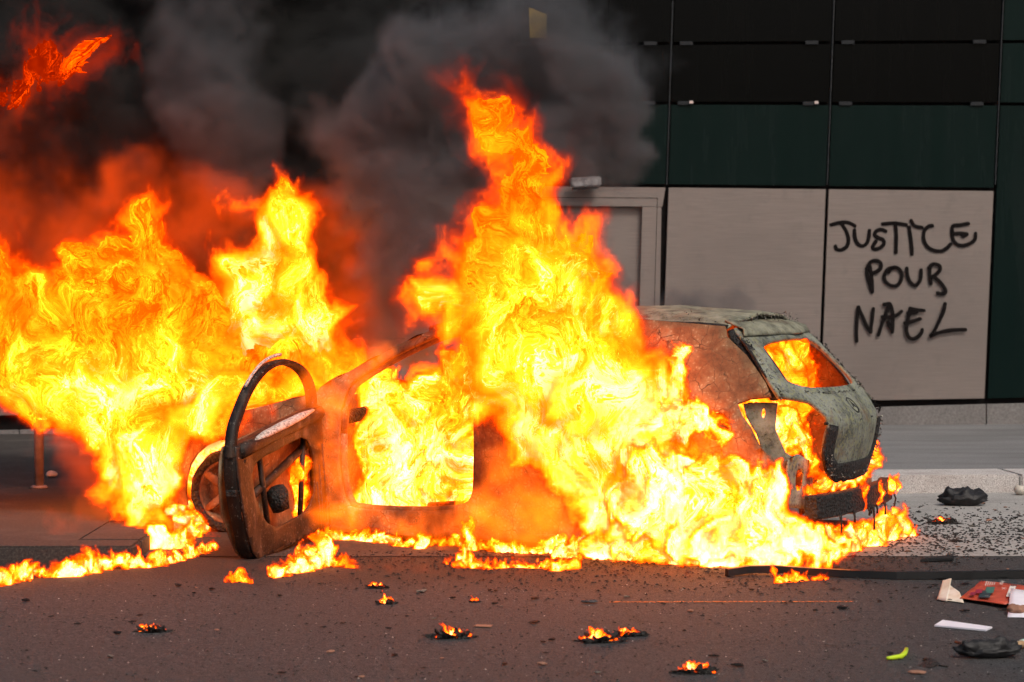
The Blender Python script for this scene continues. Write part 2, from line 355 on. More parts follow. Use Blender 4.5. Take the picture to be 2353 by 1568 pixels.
def capsules(g, p, segs, k):
    d = None
    for a, b, r1, r2 in segs:
        ba = b - a; L = max(ba.length_squared, 1e-6)
        pa = g.v('SUBTRACT', p, tuple(a))
        h = g.m('MULTIPLY', g.v('DOT_PRODUCT', pa, tuple(ba)), 1 / L, clamp=True)
        e = g.m('SUBTRACT', g.v('LENGTH', g.v('SUBTRACT', pa, g.v('SCALE', tuple(ba), scale=h))), g.m('MULTIPLY_ADD', h, r2 - r1, r1))
        d = e if d is None else g.m('SMOOTH_MIN', d, e, k)
    return d
def flame_surface(off, sz, heat, z0, dz, low=.26):
    m = bpy.data.materials.new('flame_surface'); m.use_nodes = True; t = m.node_tree; t.nodes.clear(); g = NG(t)
    pos = g.n('ShaderNodeTexCoord').outputs['Object']
    _, T, _n = ftemp(g, pos, off, sz, 1)
    em = g.n('ShaderNodeEmission'); t.links.new(g.ramp(g.m('SMOOTH_MAX', cool(g, pos, T, heat, z0, dz), low, .15), FL_ST, FL_MX), em.inputs[0]); em.inputs[1].default_value = FL_MX
    o = g.n('ShaderNodeOutputMaterial'); t.links.new(em.outputs[0], o.inputs['Surface'])
    m.cycles.emission_sampling = 'NONE'
    return m
_fm = {}
def flame_gas(sigma):
    if sigma in _fm: return _fm[sigma]
    m = bpy.data.materials.new('flame_gas'); m.use_nodes = True; t = m.node_tree; t.nodes.clear(); g = NG(t)
    f = g.n('ShaderNodeAttribute', attribute_name='density').outputs['Fac']
    sig = g.m('MULTIPLY', g.rng(f, 0.0, .45, 0, 1), sigma)
    em = g.n('ShaderNodeEmission'); t.links.new(g.ramp(f, FL_ST, FL_MX), em.inputs[0]); t.links.new(g.m('MULTIPLY', sig, FL_MX), em.inputs[1])
    ab = g.n('ShaderNodeVolumeAbsorption'); ab.inputs[0].default_value = (0, 0, 0, 1); t.links.new(sig, ab.inputs[1])
    ad = g.n('ShaderNodeAddShader'); t.links.new(em.outputs[0], ad.inputs[0]); t.links.new(ab.outputs[0], ad.inputs[1])
    o = g.n('ShaderNodeOutputMaterial'); t.links.new(ad.outputs[0], o.inputs['Volume'])
    _fm[sigma] = m; return m
def gtree(nm, box, vox, density, material, mesh):
    t = bpy.data.node_groups.new(nm, 'GeometryNodeTree'); t.interface.new_socket('Geometry', in_out='OUTPUT', socket_type='NodeSocketGeometry')
    g = NG(t); pos = g.n('GeometryNodeInputPosition').outputs[0]
    vc = g.n('GeometryNodeVolumeCube'); g.put(vc.inputs['Density'], density(g, pos))
    vc.inputs['Min'].default_value = box[0]; vc.inputs['Max'].default_value = box[1]
    for i, ax in enumerate('XYZ'): vc.inputs['Resolution ' + ax].default_value = max(4, int((box[1][i] - box[0][i]) / vox))
    o = vc.outputs[0]
    if mesh:
        vm = g.n('GeometryNodeVolumeToMesh'); t.links.new(o, vm.inputs[0]); vm.inputs['Threshold'].default_value = .5; o = vm.outputs[0]
    sm = g.n('GeometryNodeSetMaterial'); t.links.new(o, sm.inputs[0]); sm.inputs['Material'].default_value = material
    out = g.n('NodeGroupOutput'); t.links.new(sm.outputs[0], out.inputs[0]); return t
_seed = [0]; LATE = []      # volumes are attached last, so that they are evaluated once
def flame(chains, label, group=None, vox=.024, sz=1.0, heat=.42, dz=.06, glow=True, core=-.08, rag=.32, k=.12, floor=.003, parent=None, sigma=17., name='flame', pad=None, roof=99., low=.26):
    """chains: lists of (world point, radius); tongues of fire grown from those strokes."""
    t0 = time.time(); _seed[0] += 1; s = _seed[0]; off = (s * 7.31 % 50, s * 3.17 % 50, s * 5.73 % 50)
    segs = []
    for ch in chains:
        for (a, ra), (b, rb) in zip(ch[:-1], ch[1:]): segs.append((Vector(a), Vector(b), ra, rb))
        if len(ch) == 1: segs.append((Vector(ch[0][0]), Vector(ch[0][0]) + Vector((0, 0, .001)), ch[0][1], ch[0][1]))
    pad = .3 * sz if pad is None else pad
    lo = [min(min(a[i] - ra, b[i] - rb) for a, b, ra, rb in segs) - pad for i in range(3)]
    hi = [max(max(a[i] + ra, b[i] + rb) for a, b, ra, rb in segs) + pad for i in range(3)]
    lo[2] = max(lo[2], floor); hi[2] = min(hi[2], roof); box = (tuple(lo), tuple(hi)); z0 = lo[2]
    c = core * sz
    def fcore(g, pos):
        p, T, n2 = ftemp(g, pos, off, sz); d = g.m('MULTIPLY_ADD', g.m('SUBTRACT', n2, .5), rag * sz, capsules(g, p, segs, k * sz))
        return g.m('MULTIPLY_ADD', g.m('SUBTRACT', d, c), -4. / sz, .5, clamp=True)
    def fglow(g, pos):
        p, T, n2 = ftemp(g, pos, off, sz); d = g.m('MULTIPLY_ADD', g.m('SUBTRACT', n2, .5), rag * sz, capsules(g, p, segs, k * sz))
        ins = g.rng(d, .03 * sz, c - .02 * sz, -.42, .08); edge = g.rng(d, .03 * sz, c * .6, 0, 1)
        return g.m('MULTIPLY', edge, g.m('MAXIMUM', g.m('ADD', cool(g, pos, T, heat, z0, dz), ins), .09))
    ms = flame_surface(off, sz, heat, z0, dz, low)
    tmp = link(bpy.data.objects.new('tmp', bpy.data.meshes.new('tmp')))
    md = tmp.modifiers.new('grow', 'NODES'); md.node_group = gtree('flame_core', box, vox, fcore, ms, True)
    dg = bpy.context.evaluated_depsgraph_get(); me = bpy.data.meshes.new_from_object(tmp.evaluated_get(dg)); bpy.data.objects.remove(tmp)
    me.materials.clear(); me.materials.append(ms); me.name = name
    me.polygons.foreach_set('use_smooth', [True] * len(me.polygons))
    bm = bmesh.new(); bm.from_mesh(me); todo = set(bm.faces); isl = []
    while todo:
        st_ = [todo.pop()]; grp = []
        while st_:
            f_ = st_.pop(); grp.append(f_)
            for e_ in f_.edges:
                for h_ in e_.link_faces:
                    if h_ in todo: todo.discard(h_); st_.append(h_)
        isl.append(grp)
    isl.sort(key=len, reverse=True); extra = []
    for k_, grp in enumerate(isl[1:]):
        if len(grp) >= 60 and k_ < 12:
            vs_ = list({v_ for f_ in grp for v_ in f_.verts}); ix = {v_: i_ for i_, v_ in enumerate(vs_)}
            extra.append(([v_.co.copy() for v_ in vs_], [tuple(ix[v_] for v_ in f_.verts) for f_ in grp]))
    bmesh.ops.delete(bm, geom=[f_ for grp in isl[1:] for f_ in grp], context='FACES'); bm.to_mesh(me); bm.free()
    me.polygons.foreach_set('use_smooth', [True] * len(me.polygons))
    ob = link(bpy.data.objects.new(name, me), parent)
    for V_, F_ in extra: obj('flame_tongue', V_, F_, ms, ob, True)
    if label: tag(ob, label, 'flame', group)
    if glow:
        gl = link(bpy.data.objects.new('flame_glow', bpy.data.meshes.new('flame_glow')), ob); gl['kind'] = 'stuff'
        LATE.append((gl, lambda: gtree('flame_glow', box, vox, fglow, flame_gas(sigma / sz), False)))
    print('FLAME', name, len(me.polygons), [round(h - l, 2) for l, h in zip(lo, hi)], round(time.time() - t0, 1))
    return ob
def pxs(*pts):
    """stroke given as (px, py, radius in px, depth Y)."""
    return [(at(a, b, Y), r * Y / FPX) for a, b, r, Y in pts]
# ================================================================== THE SETTING
KY = lambda x: 19.19 + .09 * (x - 3.23)          # foot of the right kerb
def sheet(name, pts, mat_, z): return tag(obj(name, [(x, y, z) for x, y in pts], [tuple(range(len(pts)))], mat_), kind='structure')
sheet('road', [(-400, -200), (400, -200), (400, 600), (-400, 600)], M_asphalt, 0)
BX = -2.30                                        # right side of the pavement build-out on the left
sheet('parking_bay', [(BX, 14.83), (40, 14.9), (40, KY(40)), (BX, KY(BX))], M_bay, .004)
# pavement slabs (raised)
tag(prism('pavement', [(BX - .40, KY(BX) + .05, -.05), (60, KY(60) + .05, -.05), (60, 80, -.05), (BX - .40, 80, -.05)], (0, 0, .186), M_pave), kind='structure')
tag(prism('pavement', [(-60, 14.87, -.05), (BX - .405, 14.87, -.05), (BX - .405, 80, -.05), (-60, 80, -.05)], (0, 0, .152), M_sooty), kind='structure')
kerb = tag(empty('kerb', (0, 0, 0)), kind='structure')
x = BX
while x < 9:
    w = 1.28
    a, b = Vector((x + .005, KY(x), -.04)), Vector((x + w - .005, KY(x + w), -.04)); n_ = Vector((-.09, 1, 0)).normalized()
    prism('kerb_stone', [a, b, b + n_ * .6, a + n_ * .6], (0, 0, .186 + .003 + rnd.uniform(-.003, .003)), M_granite, kerb, .014); x += w
x = BX - .0
for i in range(7):
    prism('kerb_stone', [(x - 1.0, 14.50, -.04), (x - .008, 14.50, -.04), (x - .008, 14.86, -.04), (x - 1.0, 14.86, -.04)], (0, 0, .145 + rnd.uniform(-.003, .003)), M_sooty, kerb, .014); x -= 1.008
y = 14.868
for i in range(5):
    prism('kerb_stone', [(BX - .40, y, -.04), (BX - .008, y, -.04), (BX - .008, y + 1.06, -.04), (BX - .40, y + 1.06, -.04)], (0, 0, .145 + rnd.uniform(-.003, .003)), M_sooty, kerb, .014); y += 1.068
# faded orange marking on the road
a, b = gnd(1400, 1385), gnd(1960, 1384)
tag(obj('road_marking', [(a.x, a.y - .02, .004), (b.x, b.y - .02, .004), (b.x, b.y + .02, .004), (a.x, a.y + .02, .004)], [(0, 1, 2, 3)], M_orangeline), kind='structure')
# ------------------------------------------------------------------ the building
T6 = math.tan(R(6)); FN = Vector((math.sin(R(6)), -math.cos(R(6)), 0))      # facade normal, towards the street
def FP(px, py, off=0.0):
    d = ray(px, py); p0 = Vector((4.57, 26.08, 0)) + FN * off
    return _c + d * ((p0 - _c).dot(FN) / d.dot(FN))
VL = [(-700, .0), (-310, -.006), (60, .015), (430, .02), (800, .024), (1170, .028), (1546, .033), (1916, .0378), (2304, .0437), (2690, .05), (3080, .055)]
def VX(i, y): return VL[i][0] - VL[i][1] * y
HL = [(-560, -590), (-330, -350), (101, 97), (238, 240), (428, 436), (932, 919), (948, 928)]
def HY(j, x): a, b = HL[j]; return a + (b - a) * (x - 1535) / 755.0
def corner(i, j, ex=0, ey=0):
    y = HY(j, 1500)
    for _ in range(3): x = VX(i, y); y = HY(j, x)
    return x + ex, y + ey
def quad(i, j, i2, j2, g=3.5):
    return [corner(i, j, g, g), corner(i2, j, -g, g), corner(i2, j2, -g, -g), corner(i, j2, g, -g)]
bld = empty('building', tuple(FP(1500, 960)))
tag(bld, 'dark glass office building with beige metal ground-floor panels behind the burning car', 'building')
inv = Matrix.Translation(-bld.location)
def fq(name, q, m, off, depth=.03, parent=bld, bevel=.004):
    P = [inv @ FP(x, y, off) for x, y in q]; return prism(name, P, FN * depth, m, parent, bevel)
fq('wall', [corner(0, 0, -5, -5), corner(10, 0, 5, -5), corner(10, 6, 5, 60), corner(0, 6, -5, 60)], M_dark, -.35, .30)
for i in range(10):
    for j in range(5):
        if i == 8 or i == 9:
            if j == 3: fq('spandrel_panel', quad(i, 3, i + 1, 5), M_green, 0)
            elif j < 3: fq('spandrel_panel', quad(i, j, i + 1, j + 1), M_green, 0)
            continue
        if j < 3: 
            w = fq('window_pane', quad(i, j, i + 1, j + 1), M_win, -.01)
        elif j == 3: fq('spandrel_panel', quad(i, j, i + 1, j + 1), M_green, 0)
        elif i != 5: fq('metal_panel', quad(i, j, i + 1, j + 1), M_beige, .005)
for i in range(0, 10, 1):      # mullion caps: thin bright edge left of each joint
    fq('mullion', [(VX(i, y) + e, y) for e, y in ((-2, -340), (-.4, -340), (-.4, 425), (-2, 425))], M_steel, .0, .05, bevel=0)
# service door column
ox, oy = 1512, 455
q0 = quad(5, 4, 6, 5)
rcx = [(1230, 475), (1475, 476), (1462, 925), (1220, 925)]
fr = fq('door_frame', [q0[0], q0[1], (1521, 476), (1190, 473)], M_beige, .005)
fq('door_frame', [(1475, 476), (1519, 476), q0[2], (1462, 925)], M_beige, .0052)
fq('door_frame', [q0[0][0:2], (1228, 473), (1218, 926), q0[3]], M_beige, .0054)
fq('door_leaf', [(1226, 470), (1480, 472), (1466, 928), (1216, 928)], M_beige, -.07)
for q in ([(1190, 453), (1511, 455), (1511, 456.2), (1190, 454.2)], [(1510, 455), (1511.2, 455), (1498, 925), (1496.8, 925)]): fq('door_groove', q, M_dark, .036, .001, bevel=0)
for a_, b_ in ((1340, 1365), (1345, 1362)): pass
for i in range(10):      # plinth stones
    fq('plinth_stone', [corner(i, 6, 1.2, 0), corner(i + 1, 6, -1.2, 0), corner(i + 1, 6, -1.2, 53), corner(i, 6, 1.2, 53)], M_plinth, .0, .05)
for j, m in ((2, M_clip), (3, M_clip)):
    for i in range(3, 8):
        for t in (.09, .87):
            x0, y0 = corner(i, j); x1, y1 = corner(i + 1, j); xx = x0 + (x1 - x0) * t; yy = y0 + (y1 - y0) * t
            fq('pane_clip', [(xx - 15, yy - 5), (xx + 15, yy - 5), (xx + 15, yy + 4), (xx - 15, yy + 4)], m, .02, .03)
            if j == 3 and i == 6: fq('pale_tag', [(xx + 12, yy - 6), (xx + 21, yy - 6), (xx + 21, yy + 1), (xx + 12, yy + 1)], M_pinkclip, .05, .02)
fq('reflection_panel', [(1215, 18), (1256, 34), (1256, 88), (1217, 88)], M_yellow, .03, .012)  # added yellow panel, stands in for a reflection on the window glass
# wall lamp over the service door
lamp = empty('wall_lamp', tuple(FP(1345, 420, .2))); tag(lamp, 'silver floodlight box fixed above the grey service door', 'lamp')
li = Matrix.Translation(-lamp.location)
prism('housing', [li @ FP(x, y, .12) for x, y in ((1308, 410), (1376, 406), (1378, 428), (1310, 432))], FN * .16, M_lampmetal, lamp, .012)
prism('bracket', [li @ FP(x, y, .03) for x, y in ((1335, 412), (1362, 411), (1362, 424), (1335, 424))], FN * .089, M_steel, lamp)
prism('lens', [li @ FP(x, y, .13) for x, y in ((1314, 433), (1372, 430), (1371, 434), (1315, 437))], FN * .14, M_dark, lamp)
# ------------------------------------------------------------------ the graffiti
STROKES = {   # in the pixels of the 3200..4096 x 700..1450 crop (2.0904 px per source px)
 'J': [[(262, 418), (330, 402), (400, 400), (455, 425)], [(345, 405), (385, 470), (405, 540), (390, 600), (345, 628), (305, 622), (297, 602)]],
 'U': [[(455, 465), (460, 530), (485, 580), (525, 595), (560, 570), (575, 520), (580, 470)]],
 'S': [[(715, 470), (680, 458), (640, 470), (625, 500), (650, 525), (695, 545), (700, 580), (670, 610), (630, 622), (607, 605), (632, 560)]],
 'T': [[(695, 412), (780, 405), (885, 418)], [(795, 408), (805, 500), (803, 590), (802, 645)]],
 'I': [[(912, 440), (925, 530), (932, 600), (936, 660)], [(930, 385), (950, 420), (980, 435), (1015, 440)]],
 'C': [[(1105, 425), (1075, 432), (1040, 470), (1035, 540), (1065, 600), (1120, 632), (1180, 637), (1225, 615), (1255, 585)]],
 'E': [[(1405, 408), (1340, 420), (1280, 428), (1272, 480), (1280, 540), (1310, 580), (1360, 592), (1420, 575), (1462, 540), (1468, 495)], [(1280, 492), (1340, 490), (1392, 497)], [(1392, 497), (1370, 512)]],
 'P': [[(570, 760), (560, 820), (575, 890), (595, 960), (602, 975)], [(585, 770), (600, 870), (605, 960)], [(560, 780), (590, 730), (640, 718), (675, 740), (672, 785), (630, 815), (600, 822)]],
 'O': [[(790, 772), (735, 790), (705, 840), (715, 890), (760, 925), (810, 925), (845, 880), (850, 820), (815, 780), (765, 785), (745, 812)]],
 'V': [[(892, 785), (900, 850), (925, 900), (965, 925), (1000, 890), (1012, 840), (1012, 802)]],
 'R': [[(1085, 775), (1085, 840), (1095, 905)], [(1080, 775), (1110, 748), (1160, 755), (1172, 790), (1140, 830), (1110, 852)], [(1120, 855), (1165, 890), (1210, 950), (1215, 985), (1190, 995), (1155, 990)]],
 'N': [[(485, 1110), (478, 1200), (472, 1300), (475, 1385)], [(490, 1110), (525, 1190), (560, 1270), (590, 1310)], [(590, 1310), (602, 1220), (612, 1125)]],
 'A': [[(745, 1085), (720, 1160), (685, 1250), (657, 1335)], [(705, 1085), (750, 1080), (770, 1130), (775, 1220), (772, 1310)], [(690, 1190), (760, 1190), (815, 1170), (845, 1145)], [(735, 1235), (765, 1290)]],
 'E2': [[(1035, 1135), (975, 1130), (925, 1120)], [(920, 1120), (905, 1200), (890, 1290), (905, 1350), (940, 1372), (985, 1355), (1015, 1320), (1020, 1300)], [(880, 1240), (940, 1225), (1000, 1205)], [(905, 1160), (970, 1150)]],
 'L': [[(1212, 1080), (1200, 1140), (1160, 1230), (1120, 1310), (1090, 1350), (1160, 1320), (1260, 1300), (1380, 1295)]],
}
gr = empty('graffiti', tuple(FP(2085, 640, .05))); tag(gr, 'black spray-painted three-line slogan on the right-hand beige metal panel', 'graffiti')
gi = Matrix.Translation(-gr.location); k_off = 0
for ch, strokes in STROKES.items():
    V, Fc, S = [], [], []
    for st in strokes:
        pts = [Vector((p[0], p[1], 0)) for p in st]
        fine = []
        for i in range(len(pts) - 1):      # Catmull-Rom
            p0, p1, p2, p3 = pts[max(i - 1, 0)], pts[i], pts[i + 1], pts[min(i + 2, len(pts) - 1)]
            for s in range(6):
                t = s / 6; fine.append(.5 * ((2 * p1) + (p2 - p0) * t + (2 * p0 - 5 * p1 + 4 * p2 - p3) * t * t + (3 * p1 - p0 - 3 * p2 + p3) * t ** 3))
        fine.append(pts[-1]); k_off += 1; W = 22.0; rows = []
        d0 = (fine[0] - fine[1]).normalized(); d1 = (fine[-1] - fine[-2]).normalized()
        ext = [(fine[0] + d0 * 22, 0)] + [(fine[0] + d0 * 10, .75)] + [(p, 1) for p in fine] + [(fine[-1] + d1 * 12, .75), (fine[-1] + d1 * 24, 0)]
        for i, (p, s) in enumerate(ext):
            t = (ext[min(i + 1, len(ext) - 1)][0] - ext[max(i - 1, 0)][0]).normalized(); nn = Vector((-t.y, t.x, 0)); b = len(V)
            wv = W * (1 + .18 * mn.noise(Vector((p.x * .01, p.y * .01, k_off))))
            for e, sv in ((-1, 0), (-.45, .55), (0, 1), (.45, .55), (1, 0)):
                q = p + nn * (e * wv); sx, sy = (3200 + q.x / 2.0904) / 1.7408, (700 + q.y / 2.0904) / 1.7408
                V.append(gi @ FP(sx, sy, .038 + .0009 * k_off)); S.append(sv * s)
            if i: Fc += [(b - 5 + k, b - 4 + k, b + 1 + k, b + k) for k in range(4)]
    o = obj('letter', V, Fc, M_spray, gr)
    at_ = o.data.attributes.new('soft', 'FLOAT', 'POINT'); at_.data.foreach_set('value', S)
# ------------------------------------------------------------------ bollard, stones
bp = gnd(90, 1122, .102); bol = empty('bollard', tuple(bp)); tag(bol, 'slim grey steel post standing on the pavement at far left', 'bollard')
lathe('post', [(.0, 0), (.038, 0), (.038, .62), (.036, .9), (.02, .93), (0, .935)], 20, M_bollard, bol)
lathe('base_plate', [(0, 0), (.065, 0), (.065, .012), (.055, .022), (0, .022)], 20, M_bollard, bol)
def rock(name, loc, r, m, label=None, cat=None, group=None, flat=.7, seed=0, parent=None, sub=2):
    bm = bmesh.new(); bmesh.ops.create_icosphere(bm, subdivisions=sub, radius=1)
    for v in bm.verts:
        v.co = v.co * (1 + .35 * mn.noise(v.co * 1.3 + Vector((seed, seed * 2, 0)))); v.co = Vector((v.co.x * r, v.co.y * r * .8, v.co.z * r * flat))
    mz = min(v.co.z for v in bm.verts)
    for v in bm.verts: v.co.z -= mz
    o = bmobj(name, bm, m, parent, True); o.location = loc; o.rotation_euler = (0, 0, seed)
    return tag(o, label, cat, group)
rock('stone', gnd(118, 1098, .102), .05, M_stone, 'pale stone lying on the pavement just right of the steel post', 'stone', flat=.6, seed=3)
rock('stone', gnd(2343, 1139), .06, M_stone, 'pale stone lying against the foot of the kerb at right', 'stone', seed=5)
# ================================================================== THE BURNING CAR
PSI = R(26); CAR_O = Vector((-1.445, 16.952, 0))
car = empty('burning_car', CAR_O, -PSI)
tag(car, 'burnt-out hatchback with ash-grey bodywork, driver door hanging open, engulfed in flames', 'car')
car_m = Matrix.Translation(CAR_O) @ Matrix.Rotation(-PSI, 4, 'Z')
def dent(x, y, z, a=.012): return a * mn.noise(Vector((x * 2.3, y * 2.3 + 5, z * 2.3))) + a * .4 * mn.noise(Vector((x * 8, y * 8, z * 8)))
def hw(x, z):
    w = .875 - .05 * max(0, .45 - z) / .45
    if z > .92: w -= .46 * (z - .92) + .02
    elif z > .82: w -= .02 * (z - .82) / .1
    if x > 3.0: w -= .09 * ((x - 3.0) / .85) ** 2
    if x < -.1: w -= .16 * ((-.1 - x) / .75) ** 2
    return w
def sideL(o=0.0): return lambda x, z: (x, -(hw(x, z) + o + dent(x, 0, z)), z)
def sideR(o=0.0): return lambda x, z: (x, hw(x, z) + o + dent(x, 3, z), z)
def lin(tab, t):
    if t <= tab[0][0]: return tab[0][1]
    for (a, va), (b, vb) in zip(tab[:-1], tab[1:]):
        if t <= b: return va + (vb - va) * (t - a) / (b - a)
    return tab[-1][1]
TAILP = [(.3, 3.93), (.4, 3.96), (.5, 3.99), (.7, 4.03), (.80, 4.05), (.85, 4.045), (.93, 3.99), (1.04, 3.88), (1.31, 3.61), (1.40, 3.50), (1.46, 3.38)]
def tail(o=0.0): return lambda y, z: (lin(TAILP, z) - .19 * y * y - .12 * max(0, abs(y) - .6) ** 1.5 + o + dent(3, y, z, .016), y, z)
def arch(cx_, cz, r, a0, a1, n=12): return [(cx_ + r * math.cos(R(a0 + (a1 - a0) * i / n)), cz + r * math.sin(R(a0 + (a1 - a0) * i / n))) for i in range(n + 1)]
ARF = arch(-.06, .24, .39, 180, 0)[::-1]; ARR = arch(2.98, .24, .37, 180, 0)
front_open = smooth_loop([(.775, .98), (.775, .24), (.95, .20), (1.62, .22), (1.77, .30), (1.78, .7), (1.76, 1.1), (1.70, 1.375), (1.5, 1.385), (1.2, 1.26), (.9, 1.09)], 2)
rear_open = smooth_loop([(1.93, .97), (2.72, .99), (2.86, 1.28), (2.6, 1.385), (1.95, 1.39)], 2)
frame_out = ([(.60, .05), (2.58, .05)] + ARR[1:-1] + [(3.38, .12), (3.62, .30), (3.86, .41), (3.86, .62), (3.78, .61), (3.70, .70), (3.64, .82), (3.58, .89), (3.545, .955), (3.62, .985), (3.745, 1.0),
             (3.70, 1.08), (3.56, 1.24), (3.41, 1.36), (3.39, 1.42), (2.89, 1.455), (2.2, 1.475), (1.6, 1.445), (1.36, 1.385), (1.12, 1.275), (.85, 1.13), (.60, .99), (.56, .9)])
fuel = arch(3.42, .82, .088, 0, 330, 11)
panel('side_frame', frame_out, [front_open, rear_open, fuel], sideL(), M_rust, car, .06, .03, 1)
panel('side_frame', [p for p in frame_out], [smooth_loop([(.95, 1.0), (1.70, 1.0), (1.68, 1.37), (1.5, 1.38), (1.2, 1.26)], 2), rear_open], sideR(), M_rust, car, .09, .03, -1)
# inner lip of the driver door opening and sill ledge
tube('opening_lip', [(p[0], -(hw(p[0], p[1]) - .035), p[1]) for p in front_open] + [(front_open[0][0], -(hw(*front_open[0]) - .035), front_open[0][1])], .028, M_rust, car, 8)
for zz, rr in ((.155, .014), (.095, .018)): tube('sill_ridge', [(x, -(hw(x, zz) + .012), zz) for x in [.66 + .24 * i for i in range(8)]], rr, M_rust, car, 6)
for xx in (.95, 1.28, 1.6): prism('sill_slot', [(xx, -.855, .118), (xx + .05, -.855, .118), (xx + .05, -.855, .134), (xx, -.855, .134)], (0, -.012, 0), M_char, car)
tube('filler_neck', [(3.42, -.84, .82), (3.42, -.74, .80), (3.40, -.62, .74)], [.088, .07, .04], M_char, car, 12)
# rear door: closed, with its window gone
rd = panel('rear_door', [(1.815, .13), (2.46, .13), (2.56, .36), (2.66, .55), (2.8, .7), (2.92, 1.0), (2.93, 1.3), (2.66, 1.42), (1.86, 1.42), (1.80, 1.0), (1.80, .6)],
      [smooth_loop([(1.92, .96), (2.76, .98), (2.86, 1.27), (2.6, 1.37), (1.94, 1.375)], 2)], sideL(.022), M_rust, car, .06, .02, -1)
tag(rd, 'closed rear door glowing orange, paint cracked')
prism('door_handle', [(2.52, -.905, .80), (2.66, -.905, .81), (2.66, -.905, .835), (2.52, -.905, .825)], (0, -.02, 0), M_char, rd, .005)
for s, y_ in ((-1, 'L'), (1, 'R')):
    fn = sideL(.006) if s < 0 else sideR(.006)
    panel('front_fender', [(-.80, .22), (-.80, .62), (-.55, .70), (0, .83), (.45, .93), (.60, .97), (.595, .06), (.40, .08)] + ARF[0:0] + arch(-.08, .24, .40, -10, 190, 14), [], fn, M_rust, car, .08, .012, 1 if s < 0 else -1)
ROOFZ = [(1.30, 1.375), (1.6, 1.445), (2.2, 1.475), (2.89, 1.455), (3.40, 1.42)]
def roof(x, t):
    z = lin(ROOFZ, x); w = hw(x, z) + .005; return (x, t * w, z + .085 * (1 - abs(t) ** 2.4) * min(1, (x - 1.0) / .6) + dent(x, t, 7, .02))
panel('roof', [(1.32, -1), (3.40 + .0, -1), (3.44, -.5), (3.45, 0), (3.44, .5), (3.40, 1), (1.32, 1)], [], roof, M_ash, car, .08, .015, -1)
tube('roof_gutter', [roof(x, -.985) for x in [1.5 + .19 * i for i in range(11)]], .012, M_char, car, 6)
# tailgate with spoiler, window opening, plate recess
tg_out = [(-.60, 1.40), (-.3, 1.425), (0, 1.435), (.3, 1.425), (.60, 1.40), (.68, 1.25), (.78, 1.02), (.82, .90), (.56, .97), (.50, .87), (.52, .75), (.50, .64), (.44, .55), (.34, .50), (0, .485),
          (-.30, .50), (-.42, .55), (-.49, .65), (-.515, .76), (-.49, .87), (-.56, .955), (-.66, .975), (-.79, .995), (-.77, 1.06), (-.69, 1.22)]
win = smooth_loop([(-.50, 1.325), (.50, 1.33), (.57, 1.2), (.65, 1.03), (.0, 1.02), (-.63, 1.04), (-.56, 1.2)], 2)
tgate = panel('tailgate', tg_out, [win], tail(), M_ashpale, car, .05, .025, 1)
panel('spoiler', [(-.62, 1.375), (.62, 1.375), (.55, 1.465), (0, 1.49), (-.55, 1.465)], [], lambda y, z: (lin([(1.37, 3.58), (1.42, 3.55), (1.49, 3.33)], z) - .16 * y * y + dent(9, y, z, .03), y, z - .006), M_ash, car, .04, .012, 1)
tf = tail(.012)
sc_pts = [tf(-.66 + .028 * i, 1.09 - .0 + .3 * 0) for i in range(2)]
# charred rim of glass round the tailgate window; dark scorched left window post
panel('window_post', [(-.79, 1.0), (-.62, 1.04), (-.545, 1.2), (-.50, 1.33), (-.56, 1.36), (-.655, 1.345), (-.72, 1.2)], [], tail(.018), M_char, tgate, .04, .012, 1)
panel('plate_recess', smooth_loop([(-.40, .80), (.46, .82), (.45, .60), (.36, .55), (-.30, .55), (-.38, .62)], 1), [], tail(.006), M_ashpale, tgate, .05, .01, 1)
panel('charred_border', [(-.50, .83), (-.40, .815), (-.375, .62), (-.30, .575), (.34, .575), (.43, .62), (.47, .82), (.53, .82), (.53, .62), (.44, .53), (.34, .47), (0, .455), (-.32, .47), (-.44, .53), (-.52, .64), (-.525, .75)], [], tail(.018), M_char, tgate, .035, .02, 1)
tube('crease', [tf(-.53 + .1 * i, .835 - .0) for i in range(11)], .010, M_char, tgate, 6)
# round star emblem
ec = Vector(tf(.0, .925)); en = (Vector(tf(0, .95)) - Vector(tf(0, .90))).normalized(); ex = Vector((0, 1, 0)); 
ring = [ec + Vector((.012, 0, 0)) + ex * (.058 * math.cos(2 * math.pi * i / 28)) + en * (.058 * math.sin(2 * math.pi * i / 28)) for i in range(29)]
emb = tube('emblem', ring, .0065, M_char, tgate, 6)
for k in range(3):
    an = math.pi / 2 + k * 2 * math.pi / 3
    tube('emblem_spoke', [ec + Vector((.014, 0, 0)), ec + Vector((.012, 0, 0)) + ex * (.056 * math.cos(an)) + en * (.056 * math.sin(an))], [.010, .003], M_char, emb, 6)
for yy, l_ in ((-.06, .05), (.1, .14), (.24, .04), (-.16, .03)): tube('melt_drip', [tf(yy, .80), tf(yy + .01, .80 - l_ * .5), tf(yy + .015, .80 - l_)], [.006, .005, .003], M_char, tgate, 5)
tube('seam_seal', [(x, -(hw(x, z) - .022), z) for x, z in ((3.42, 1.40), (3.44, 1.35), (3.50, 1.30), (3.57, 1.235), (3.64, 1.16), (3.70, 1.09), (3.745, 1.02), (3.75, .99))], .03, M_char, car, 8)
